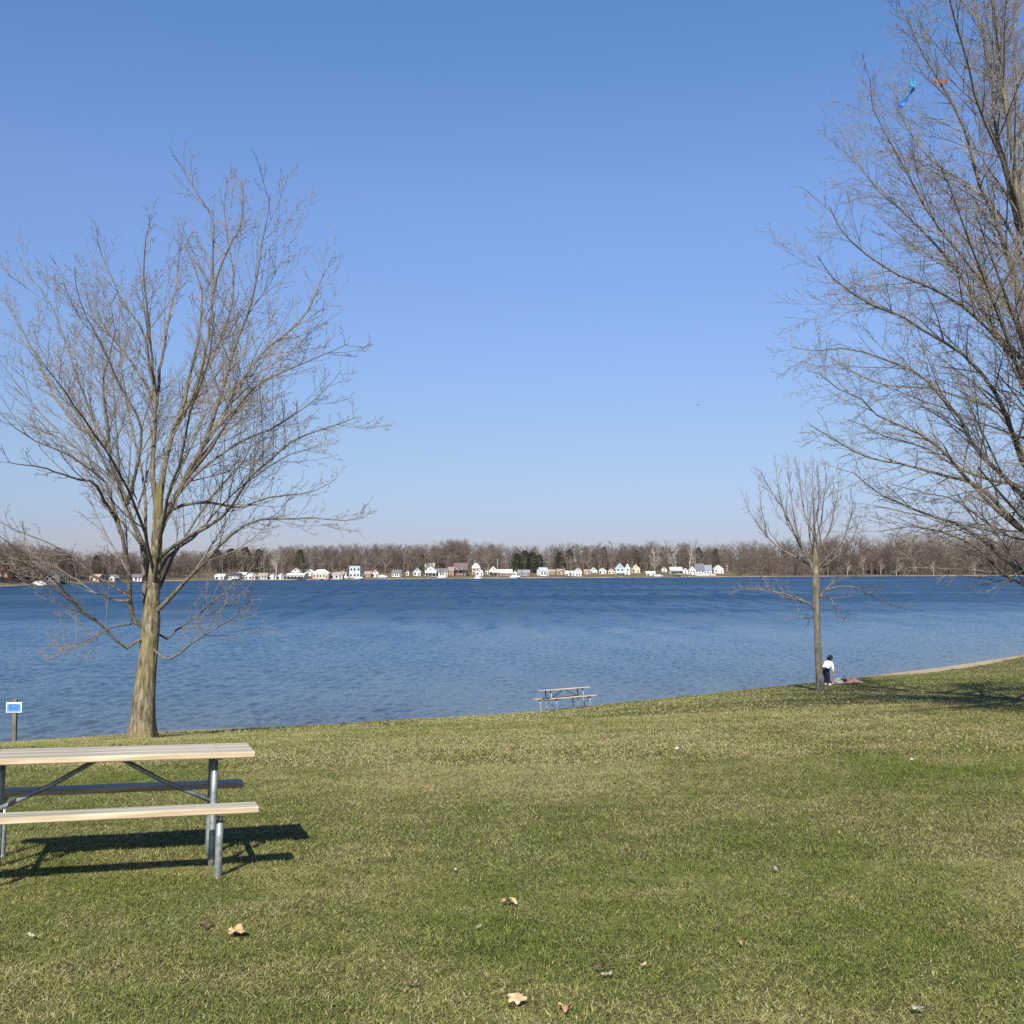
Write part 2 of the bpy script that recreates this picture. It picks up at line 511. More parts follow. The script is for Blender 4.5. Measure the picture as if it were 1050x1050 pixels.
def build_far():
    pxs = np.concatenate([np.linspace(-2500, -300, 60, endpoint=False), np.linspace(-300, 1350, 330, endpoint=False), np.linspace(1350, 3500, 60)])
    bs_ = np.concatenate([[-30, -12, -5, -2, -0.5, 0, 0.4, 0.8, 1.5, 3, 5, 8, 12, 18, 25, 34, 45, 60], np.linspace(75, 300, 12), [400, 700, 1200, 2400, 5000]])
    PX, B = np.meshgrid(pxs, bs_)
    P = far_pt(PX, B)
    nx, ny = len(pxs), len(bs_)
    idx = np.arange(nx * ny).reshape(ny, nx)
    q = np.stack([idx[:-1, :-1], idx[:-1, 1:], idx[1:, 1:], idx[1:, :-1]], -1).reshape(-1, 4)
    m, nt, bs = newmat('far_ground')
    tc = N(nt, 'ShaderNodeTexCoord')
    n1 = N(nt, 'ShaderNodeTexNoise', Scale=0.06, Detail=6.0, Roughness=.7); nt.links.new(tc.outputs['Object'], n1.inputs['Vector'])
    c = ramp(nt, n1.outputs[0], [(0.30, (0.085, 0.080, 0.035)), (0.46, (0.15, 0.12, 0.07)), (0.56, (0.12, 0.105, 0.05)), (0.72, (0.19, 0.15, 0.10))])
    litter = ramp(nt, n1.outputs[0], [(0.3, (0.08, 0.06, 0.045)), (0.7, (0.15, 0.115, 0.085))])
    a = N(nt, 'ShaderNodeAttribute', attribute_name='wood')
    mx = N(nt, 'ShaderNodeMixRGB'); nt.links.new(a.outputs['Fac'], mx.inputs[0]); nt.links.new(c, mx.inputs[1]); nt.links.new(litter, mx.inputs[2])
    s = N(nt, 'ShaderNodeAttribute', attribute_name='strand')
    sc = ramp(nt, n1.outputs[0], [(0.35, (0.16, 0.13, 0.10)), (0.65, (0.36, 0.31, 0.24))])
    mx2 = N(nt, 'ShaderNodeMixRGB'); nt.links.new(s.outputs['Fac'], mx2.inputs[0]); nt.links.new(mx.outputs[0], mx2.inputs[1]); nt.links.new(sc, mx2.inputs[2])
    nt.links.new(mx2.outputs[0], bs.inputs['Base Color'])
    bs.inputs['Roughness'].default_value = 1.0; bs.inputs['Specular IOR Level'].default_value = 0.1
    wood = np.maximum(sstep(35, 60, B), np.maximum(sstep(745, 790, PX), 1 - sstep(150, 215, PX)) * sstep(2, 8, B)).ravel()
    strand = ((1 - sstep(1.2, 3.0, B)) * (0.35 + 0.65 * sstep(0.4, 0.6, vnoise(PX * 0.05, PX * 0, 9)))).ravel()
    o = mesh_np('far_shore', P.reshape(-1, 3), quads=q, mats=[m], smooth=True, attrs={'wood': wood, 'strand': strand})
    tag(o, kind='structure')


build_far()


# ------------------------------------------------------------------ lake
WSLOPE = 0.165


def build_water():
    pxs = np.concatenate([np.linspace(-2300, -70, 90, endpoint=False), np.linspace(-70, 1120, 950, endpoint=False), np.linspace(1120, 2900, 90)])
    mm = (pxs - 525) / F
    # ray / near-shore crossing
    ysn = np.empty_like(pxs)
    for i, m_ in enumerate(mm):
        Y = np.linspace(4, 400, 4000)
        f = Y - yshore(m_ * Y)
        j = np.argmax(f > 0) if (f > 0).any() else len(Y) - 1
        ysn[i] = Y[j]
    far = fdist(pxs) + 6
    ysn = np.minimum(ysn, far - 40)
    dn = [0.0]
    while dn[-1] < 125: dn.append(dn[-1] + 0.08 * (1 + dn[-1] / 34))
    t = np.concatenate([[-1.0], np.array(dn), 125 + (np.linspace(0, 1, 40)[1:] ** 2) * 1e4])
    span = (far - ysn)[None]
    tt = t[:, None] + 0 * span
    tail = np.linspace(0, 1, 40)[1:] ** 2
    nt0 = len(t) - 39
    tt[nt0:] = 125 + tail[:, None] * np.maximum(span - 125, 1)
    tt = np.minimum(tt, span)
    Y = ysn[None] + np.where(tt < 0, -0.06 * ysn[None], tt)
    X = mm[None] * Y
    dshore = np.maximum(tt, 0)
    rw = np.random.default_rng(12)
    Z = np.full(X.shape, WATER)
    fade = (0.35 + 0.65 * sstep(0, 4, dshore)) * (1 - sstep(45, 118, dshore))
    gust = 0.55 + 0.9 * fbm(X * 0.06, Y * 0.03, 71, 3)
    for k in range(30):
        lam = 0.27 * (1.25 / 0.27) ** rw.uniform(0, 1)
        th_ = math.atan2(-0.31, 0.95) + rw.normal(0, 0.42)
        kk = 2 * PI / lam
        ph = kk * (X * math.cos(th_) + Y * math.sin(th_)) + rw.uniform(0, 6.28) + 2.0 * fbm(X * 0.10 + k, Y * 0.10, 80 + k, 2)
        sl_ = WSLOPE * math.sqrt(2 / 30)
        Z += fade * gust * sl_ / kk * (np.sin(ph) + 0.22 * np.sin(2 * ph + 1.2))
    nx, ny = len(pxs), len(t)
    idx = np.arange(nx * ny).reshape(ny, nx)
    q = np.stack([idx[:-1, :-1], idx[:-1, 1:], idx[1:, 1:], idx[1:, :-1]], -1).reshape(-1, 4)
    m, nt, bs = newmat('lake_water')
    tc = N(nt, 'ShaderNodeTexCoord')

    def nz(scale, sx, sy, rz, detail=3.0, rough=.55):
        mp = N(nt, 'ShaderNodeMapping'); mp.inputs['Scale'].default_value = (sx, sy, 1); mp.inputs['Rotation'].default_value = (0, 0, rz)
        nt.links.new(tc.outputs['Object'], mp.inputs[0])
        n = N(nt, 'ShaderNodeTexNoise', Scale=scale, Detail=detail, Roughness=rough); nt.links.new(mp.outputs[0], n.inputs['Vector'])
        return n.outputs[0]
    a = nz(1.0, 0.8, 1.3, 0.3)
    b = nz(4.0, 0.6, 1.5, -0.1)
    g = nz(0.02, 0.35, 1.6, 0.1, 4.0)          # gust patches
    add = N(nt, 'ShaderNodeMath', operation='MULTIPLY_ADD'); nt.links.new(b, add.inputs[0]); add.inputs[1].default_value = 0.30; nt.links.new(a, add.inputs[2])
    gs = N(nt, 'ShaderNodeMapRange'); nt.links.new(g, gs.inputs[0])
    gs.inputs[1].default_value = 0.35; gs.inputs[2].default_value = 0.65; gs.inputs[3].default_value = 0.8; gs.inputs[4].default_value = 1.12
    dp = N(nt, 'ShaderNodeAttribute', attribute_name='depth')
    wv = N(nt, 'ShaderNodeMapRange'); nt.links.new(dp.outputs['Fac'], wv.inputs[0]); wv.inputs[3].default_value = 0.75; wv.inputs[4].default_value = 1.25
    mu = N(nt, 'ShaderNodeMath', operation='MULTIPLY'); nt.links.new(gs.outputs[0], mu.inputs[0]); nt.links.new(wv.outputs[0], mu.inputs[1])
    bp = N(nt, 'ShaderNodeBump', Distance=0.12)
    nt.links.new(mu.outputs[0], bp.inputs['Strength']); nt.links.new(add.outputs[0], bp.inputs['Height'])
    rn = N(nt, 'ShaderNodeTexNoise', Scale=1.0, Detail=2.5, Roughness=.6)
    mp3 = N(nt, 'ShaderNodeMapping'); mp3.vector_type = 'TEXTURE'; mp3.inputs['Scale'].default_value = (0.95, 2.6, 1); mp3.inputs['Rotation'].default_value = (0, 0, -.42); nt.links.new(tc.outputs['Object'], mp3.inputs[0]); nt.links.new(mp3.outputs[0], rn.inputs['Vector'])
    sb_ = N(nt, 'ShaderNodeVectorMath', operation='SUBTRACT'); nt.links.new(rn.outputs['Color'], sb_.inputs[0]); sb_.inputs[1].default_value = (.5, .5, .5)
    m3 = N(nt, 'ShaderNodeVectorMath', operation='MULTIPLY'); nt.links.new(sb_.outputs[0], m3.inputs[0]); m3.inputs[1].default_value = (1.2, 1.6, 0)
    rn2 = N(nt, 'ShaderNodeTexNoise', Scale=1.0, Detail=1.5, Roughness=.6)
    mp4 = N(nt, 'ShaderNodeMapping'); mp4.inputs['Scale'].default_value = (0.40, 0.06, 1); mp4.inputs['Rotation'].default_value = (0, 0, .05); nt.links.new(tc.outputs['Object'], mp4.inputs[0]); nt.links.new(mp4.outputs[0], rn2.inputs['Vector'])
    sb2 = N(nt, 'ShaderNodeVectorMath', operation='SUBTRACT'); nt.links.new(rn2.outputs['Color'], sb2.inputs[0]); sb2.inputs[1].default_value = (.5, .5, .5)
    m5 = N(nt, 'ShaderNodeVectorMath', operation='MULTIPLY_ADD'); nt.links.new(sb2.outputs[0], m5.inputs[0]); m5.inputs[1].default_value = (0.3, 1.7, 0); nt.links.new(m3.outputs[0], m5.inputs[2])
    aw = N(nt, 'ShaderNodeAttribute', attribute_name='away')
    am = N(nt, 'ShaderNodeMapRange'); nt.links.new(aw.outputs['Fac'], am.inputs[0]); am.inputs[3].default_value = 0.10; am.inputs[4].default_value = 1.0
    am2 = N(nt, 'ShaderNodeMath', operation='MULTIPLY'); nt.links.new(am.outputs[0], am2.inputs[0]); nt.links.new(gs.outputs[0], am2.inputs[1])
    m4 = N(nt, 'ShaderNodeVectorMath', operation='SCALE'); nt.links.new(m5.outputs[0], m4.inputs[0]); nt.links.new(am2.outputs[0], m4.inputs['Scale'])
    ad3 = N(nt, 'ShaderNodeVectorMath', operation='ADD'); nt.links.new(bp.outputs[0], ad3.inputs[0]); nt.links.new(m4.outputs[0], ad3.inputs[1])
    nm3 = N(nt, 'ShaderNodeVectorMath', operation='NORMALIZE'); nt.links.new(ad3.outputs[0], nm3.inputs[0])
    nt.links.new(nm3.outputs[0], bs.inputs['Normal'])
    col = ramp(nt, dp.outputs['Fac'], [(0.0, (0.075, 0.085, 0.075)), (0.07, (0.066, 0.090, 0.098)), (0.22, (0.050, 0.088, 0.118)), (0.55, (0.034, 0.082, 0.130)), (0.85, (0.020, 0.058, 0.108)), (1.0, (0.009, 0.038, 0.080))])
    nt.links.new(col, bs.inputs['Base Color'])
    rg = N(nt, 'ShaderNodeMapRange'); nt.links.new(aw.outputs['Fac'], rg.inputs[0]); rg.inputs[3].default_value = 0.13; rg.inputs[4].default_value = 0.42
    rgm = N(nt, 'ShaderNodeMath', operation='MULTIPLY'); nt.links.new(rg.outputs[0], rgm.inputs[0]); nt.links.new(gs.outputs[0], rgm.inputs[1])
    nt.links.new(rgm.outputs[0], bs.inputs['Roughness'])
    bs.inputs['IOR'].default_value = 1.333
    bs.inputs['Specular IOR Level'].default_value = 0.5
    dep = 1 - np.exp(-dshore / 55.0)
    o = mesh_np('lake_water', np.stack([X.ravel(), Y.ravel(), Z.ravel()], 1), quads=q, mats=[m], smooth=True, attrs={'depth': dep.ravel(), 'away': sstep(25, 125, dshore).ravel()})
    tag(o, kind='structure')


build_water()


# ------------------------------------------------------------------ branching
def tubes(P, R, sides):
    """P (B,n,3), R (B,n) -> verts, quads"""
    B, n, _ = P.shape
    T = np.empty_like(P)
    T[:, 1:-1] = P[:, 2:] - P[:, :-2]; T[:, 0] = P[:, 1] - P[:, 0]; T[:, -1] = P[:, -1] - P[:, -2]
    T /= np.linalg.norm(T, axis=2, keepdims=True) + 1e-9
    mean = P[:, -1] - P[:, 0]; mean /= np.linalg.norm(mean, axis=1, keepdims=True) + 1e-9
    ref = np.where(np.abs(mean[:, 2:3]) < 0.8, np.array([[0, 0, 1.0]]), np.array([[1.0, 0, 0]]))
    ref = np.cross(mean, ref); ref /= np.linalg.norm(ref, axis=1, keepdims=True) + 1e-9
    U = ref[:, None] - (T * ref[:, None]).sum(2, keepdims=True) * T
    U /= np.linalg.norm(U, axis=2, keepdims=True) + 1e-9
    W = np.cross(T, U)
    a = np.arange(sides) * 2 * PI / sides
    V = P[:, :, None] + R[:, :, None, None] * (U[:, :, None] * np.cos(a)[None, None, :, None] + W[:, :, None] * np.sin(a)[None, None, :, None])
    idx = np.arange(B * n * sides).reshape(B, n, sides)
    i2 = np.roll(idx, -1, 2)
    q = np.stack([idx[:, :-1], i2[:, :-1], i2[:, 1:], idx[:, 1:]], -1).reshape(-1, 4)
    return V.reshape(-1, 3), q


def resample(pts, n):
    pts = np.asarray(pts, float)
    # catmull-rom then uniform arc length
    p = np.concatenate([[2 * pts[0] - pts[1]], pts, [2 * pts[-1] - pts[-2]]])
    out = []
    for i in range(1, len(p) - 2):
        for t in np.linspace(0, 1, 8, endpoint=False):
            a, b, c, d = p[i - 1], p[i], p[i + 1], p[i + 2]
            out.append(0.5 * ((2 * b) + (c - a) * t + (2 * a - 5 * b + 4 * c - d) * t * t + (3 * b - a - 3 * c + d) * t ** 3))
    out.append(pts[-1]); out = np.array(out)
    L = np.concatenate([[0], np.cumsum(np.linalg.norm(np.diff(out, axis=0), axis=1))])
    s = np.linspace(0, L[-1], n)
    return np.stack([np.interp(s, L, out[:, k]) for k in range(3)], 1)


def spawn(P, R, per_m, tmin, ang, ratio, n, up, wig, rr, rmin, rng, lmin=0.12, cmax=60, tip=0.35, tdecay=0.62, lmax=9.0):
    """children along every polyline of P"""
    B, m, _ = P.shape
    L = np.linalg.norm(np.diff(P, axis=1), axis=2).sum(1)
    cnt = np.clip(np.floor(L * per_m * (1 - tmin) + rng.uniform(0, 1, B)), 1, cmax).astype(int)
    idx = np.repeat(np.arange(B), cnt)
    K = len(idx)
    start = np.cumsum(cnt) - cnt
    order = np.arange(K) - start[idx]
    t = tmin + (1 - tmin) * (order + rng.uniform(0.1, 0.9, K)) / cnt[idx]
    t = np.clip(t, 0, 0.985)
    f = t * (m - 1); i = np.minimum(f.astype(int), m - 2); fr = f - i
    p0 = P[idx, i] * (1 - fr[:, None]) + P[idx, i + 1] * fr[:, None]
    tg = P[idx, i + 1] - P[idx, i]; tg /= np.linalg.norm(tg, axis=1, keepdims=True) + 1e-9
    r0 = R[idx, i] * (1 - fr) + R[idx, i + 1] * fr
    rv = rng.normal(size=(K, 3)); rv -= (rv * tg).sum(1, keepdims=True) * tg; rv /= np.linalg.norm(rv, axis=1, keepdims=True) + 1e-9
    an = np.radians(rng.uniform(ang[0], ang[1], K))[:, None]
    d = np.cos(an) * tg + np.sin(an) * rv
    ln = np.clip(L[idx] * ratio * (1 - tdecay * t) * rng.uniform(0.55, 1.25, K), lmin, lmax)
    rb = np.maximum(np.minimum(r0 * 0.85, r0 * rr * (0.7 + 0.5 * ln / (L[idx] * ratio + 1e-6))), rmin)
    Q = np.empty((K, n, 3)); Q[:, 0] = p0
    st = (ln / (n - 1))[:, None]
    for k in range(1, n):
        d = d + np.array([0, 0, up]) / (n - 1) + rng.normal(size=(K, 3)) * wig
        d /= np.linalg.norm(d, axis=1, keepdims=True)
        Q[:, k] = Q[:, k - 1] + d * st
    RR = rb[:, None] * np.linspace(1, tip, n)[None]
    RR = np.maximum(RR, rmin * 0.7)
    return Q, RR


class Builder:
    def __init__(s): s.v = []; s.q = []; s.t = []; s.qm = []; s.tm = []; s.off = 0

    def quads(s, v, q, mi=0):
        s.v.append(v); s.q.append(q + s.off); s.qm.append(np.full(len(q), mi)); s.off += len(v)

    def tris(s, v, t, mi=0):
        s.v.append(v); s.t.append(t + s.off); s.tm.append(np.full(len(t), mi)); s.off += len(v)

    def build(s, name, mats, parent=None, smooth=False, origin=(0, 0, 0)):
        v = np.concatenate(s.v) - np.asarray(origin)[None]
        q = np.concatenate(s.q) if s.q else np.zeros((0, 4), int)
        t = np.concatenate(s.t) if s.t else np.zeros((0, 3), int)
        fm = np.concatenate(s.qm + s.tm)
        return mesh_np(name, v, quads=q, tris=t, mats=mats, parent=parent, smooth=smooth, fmat=fm)


def buds(Q, size, per, rng, tri_sides=True):
    """little bud spindles along twigs Q (B,n,3)"""
    B, n, _ = Q.shape
    K = B * per
    idx = np.repeat(np.arange(B), per)
    f = np.clip(rng.uniform(0.25, 1.05, K), 0, 0.999) * (n - 1); i = f.astype(int); fr = (f - i)[:, None]
    c = Q[idx, i] * (1 - fr) + Q[idx, i + 1] * fr
    d = rng.normal(size=(K, 3)); d[:, 2] = np.abs(d[:, 2]) + .3; d /= np.linalg.norm(d, axis=1, keepdims=True)
    e = np.cross(d, rng.normal(size=(K, 3))); e /= np.linalg.norm(e, axis=1, keepdims=True) + 1e-9
    g = np.cross(d, e)
    s = (size * rng.uniform(0.6, 1.4, K))[:, None]
    V = np.stack([c - d * s * .3, c + d * s * 1.5, c + e * s * .6 + d * s * .4, c - e * s * .3 + g * s * .5 + d * s * .4, c - e * s * .3 - g * s * .5 + d * s * .4], 1)
    T = np.array([[0, 2, 3], [0, 3, 4], [0, 4, 2], [1, 3, 2], [1, 4, 3], [1, 2, 4]])
    t = (np.arange(K)[:, None, None] * 5 + T[None]).reshape(-1, 3)
    return V.reshape(-1, 3), t


def bark_mat(name, c1, c2, c3, moss=(0.15, 0.14, 0.05), mossamt=0.5):
    m, nt, bs = newmat(name)
    tc = N(nt, 'ShaderNodeTexCoord'); mp = N(nt, 'ShaderNodeMapping'); mp.inputs['Scale'].default_value = (1, 1, 0.22)
    nt.links.new(tc.outputs['Object'], mp.inputs[0])
    n1 = N(nt, 'ShaderNodeTexNoise', Scale=14.0, Detail=6.0, Roughness=.65); nt.links.new(mp.outputs[0], n1.inputs['Vector'])
    n2 = N(nt, 'ShaderNodeTexNoise', Scale=1.6, Detail=4.0); nt.links.new(tc.outputs['Object'], n2.inputs['Vector'])
    c = ramp(nt, n1.outputs[0], [(0.34, c1), (0.5, c2), (0.64, c3)])
    mf = N(nt, 'ShaderNodeMapRange'); nt.links.new(n2.outputs[0], mf.inputs[0]); mf.inputs[1].default_value = 0.42; mf.inputs[2].default_value = 0.68; mf.inputs[4].default_value = mossamt
    mx = N(nt, 'ShaderNodeMixRGB'); nt.links.new(mf.outputs[0], mx.inputs[0]); nt.links.new(c, mx.inputs[1]); mx.inputs[2].default_value = (*moss, 1)
    nt.links.new(mx.outputs[0], bs.inputs['Base Color'])
    bs.inputs['Roughness'].default_value = 0.9; bs.inputs['Specular IOR Level'].default_value = 0.15
    bp = N(nt, 'ShaderNodeBump', Strength=1.0, Distance=0.06); nt.links.new(n1.outputs[0], bp.inputs['Height']); nt.links.new(bp.outputs[0], bs.inputs['Normal'])
    return m


BARK = bark_mat('bark', (0.05, 0.04, 0.026), (0.16, 0.135, 0.085), (0.33, 0.285, 0.19), moss=(0.21, 0.18, 0.07), mossamt=.7)
LIMB = bark_mat('limb_bark', (0.075, 0.064, 0.05), (0.15, 0.13, 0.10), (0.24, 0.21, 0.165), moss=(0.19, 0.17, 0.09), mossamt=0.5)
TWIG = noisy('twig_bark', (0.12, 0.103, 0.082), (0.27, 0.237, 0.19), scale=0.9, rough=0.85, spec=0.2)
BUD = noisy('bud', (0.17, 0.12, 0.075), (0.36, 0.27, 0.18), scale=1.5, rough=0.8, spec=0.2)
PALE = bark_mat('pale_bark', (0.09, 0.075, 0.055), (0.17, 0.145, 0.11), (0.27, 0.24, 0.18), moss=(0.18, 0.16, 0.09), mossamt=0.4)


def trunk_mesh(pts, radii, sides, n, amp, flare, seed, name, mat, parent, origin):
    P = resample(pts, n)
    L = np.linspace(0, 1, len(pts))
    seg = np.concatenate([[0], np.cumsum(np.linalg.norm(np.diff(np.asarray(pts), axis=0), axis=1))]); seg /= seg[-1]
    R = np.interp(np.linspace(0, 1, n), seg, radii)
    a = np.arange(sides) * 2 * PI / sides
    T = np.gradient(P, axis=0); T /= np.linalg.norm(T, axis=1, keepdims=True)
    u = np.cross(T, np.array([[0, 1.0, 0]])); u /= np.linalg.norm(u, axis=1, keepdims=True)
    wv = np.cross(T, u)
    h = np.linalg.norm(P - P[0], axis=1)
    A, H = np.meshgrid(a, h)
    ridge = fbm(np.cos(A) * 3.2 + 9, np.sin(A) * 3.2 + H * 0.5, seed, 3) - .5
    fine = np.abs(fbm(np.cos(A) * 8 + 5 + 0.2 * H, np.sin(A) * 8 + H * 1.3, seed + 4, 3) - .5)
    root = 1 + flare * np.exp(-H / 0.35) * (0.75 + 0.5 * np.cos(5 * A + seed) * 0.6)
    rad = R[:, None] * root * (1 + amp * 1.2 * ridge - amp * 0.9 * fine)
    V = P[:, None] + rad[:, :, None] * (u[:, None] * np.cos(A)[:, :, None] + wv[:, None] * np.sin(A)[:, :, None])
    idx = np.arange(n * sides).reshape(n, sides); i2 = np.roll(idx, -1, 1)
    q = np.stack([idx[:-1], idx[1:], i2[1:], i2[:-1]], -1).reshape(-1, 4)
    o = mesh_np(name, V.reshape(-1, 3) - np.asarray(origin)[None], quads=q, mats=[mat], parent=parent, smooth=True)
    return P, R


def make_tree(root_px, Y0, trunk, limbs, rscale, label, seed, dens=1.0, twig_r=0.0055, up=0.35, bud_size=0.012, bud_per=4, extra=None, crownmats=None,
              trunkmat=None, flare=0.75, tw_len=(0.5, 0.42), trunk_sides=40, s1min=0.20):
    """trunk: [(px,py,r_m)], limbs: [(r0_m, r1_m, depth_end, [(px,py),...], depth_start)]"""
    rng = np.random.default_rng(seed)
    origin = at(trunk[0][0], trunk[0][1], Y0)
    root = empty('bare_tree', tuple(origin))
    tag(root, label, 'tree')
    tp = [at(a, b, Y0) for a, b, r in trunk]
    tp[0] = tp[0] - np.array([0, 0, 0.25])
    trunk_mesh(tp, [r for _, _, r in trunk], trunk_sides, 90, 0.16, flare, seed, 'trunk', trunkmat or BARK, root, origin)
    LP, LR = [], []
    n = 16
    ty = np.array([t_[1] for t_ in trunk])[::-1]; tx = np.array([t_[0] for t_ in trunk])[::-1]; tr_ = np.array([t_[2] for t_ in trunk])[::-1] / Y0 * F
    for r0, r1, dend, pts, dst in limbs:
        x_, y_ = pts[0]
        if ty.min() - 5 < y_ < ty.max() and abs(x_ - np.interp(y_, ty, tx)) < 1.5 * np.interp(y_, ty, tr_) + 1.5 and abs(dst) < .5:
            pts = [(float(np.interp(y_, ty, tx)), y_ + 1)] + list(pts[1:]); dst = 0.0
        k = len(pts)
        s = np.concatenate([[0], np.cumsum([math.hypot(pts[i + 1][0] - pts[i][0], pts[i + 1][1] - pts[i][1]) for i in range(k - 1)])]); s /= s[-1]
        W = [at(a, b, Y0 + dst + (dend - dst) * ss ** 1.0) for (a, b), ss in zip(pts, s)]
        P = resample(W, n)
        P[2:] += rng.normal(size=(n - 2, 3)) * 0.008 * rscale
        LP.append(P); LR.append(r0 * .92 + (min(r1, .007) - r0 * .92) * np.linspace(0, 1, n) ** 0.78)
    if extra is not None:
        for P, R in extra(rng, n):
            LP.append(P); LR.append(R)
    LP = np.array(LP); LR = np.array(LR)
    lb = Builder()
    v, q = tubes(LP, LR, 12); lb.quads(v, q, 0)
    # secondaries
    S1, R1 = spawn(LP, LR, 2.0 * dens, s1min, (18, 46), 0.48, 12, up, 0.032, 0.46, twig_r * 1.5, rng, lmin=0.35, lmax=4.4 * rscale, tdecay=0.76, tip=0.2)
    v, q = tubes(S1, R1, 7); lb.quads(v, q, 1)
    S2, R2 = spawn(S1, R1, 3.6 * dens, 0.15, (22, 50), tw_len[0], 7, up * 0.8, 0.035, 0.55, twig_r * 1.15, rng, lmin=0.25, lmax=1.7 * rscale, tip=.3, tdecay=.7)
    # extra fine shoots straight from the limbs' outer halves
    S2b, R2b = spawn(LP, LR, 2.4 * dens, 0.5, (25, 60), 0.12, 7, up, 0.075, 0.35, twig_r * 1.15, rng, lmin=0.35, lmax=1.6 * rscale, tdecay=0.2)
    S2 = np.concatenate([S2, S2b]); R2 = np.concatenate([R2, R2b])
    v, q = tubes(S2, R2, 4); lb.quads(v, q, 1)
    S3, R3 = spawn(S2, R2, 7.0 * dens, 0.12, (28, 60), tw_len[1], 5, up * 0.5, 0.055, 0.7, twig_r * 0.9, rng, lmin=0.10, lmax=0.62 * rscale)
    S4, R4 = spawn(S3, R3, 4.5, 0.2, (30, 65), 0.4, 3, up * .3, 0.1, .8, twig_r * .8, rng, lmin=.05, lmax=.2)
    v, q = tubes(S4, R4, 3); lb.quads(v, q, 1)
    v, q = tubes(S3, R3, 3); lb.quads(v, q, 1)
    if bud_per:
        v, t = buds(S3, bud_size, bud_per, rng); lb.tris(v, t, 2)
        v, t = buds(S2, bud_size, 2, rng); lb.tris(v, t, 2)
    print('crown', len(S1), len(S2), len(S3))
    lb.build('crown', crownmats or [LIMB, TWIG, BUD], root, smooth=True, origin=origin)
    return root


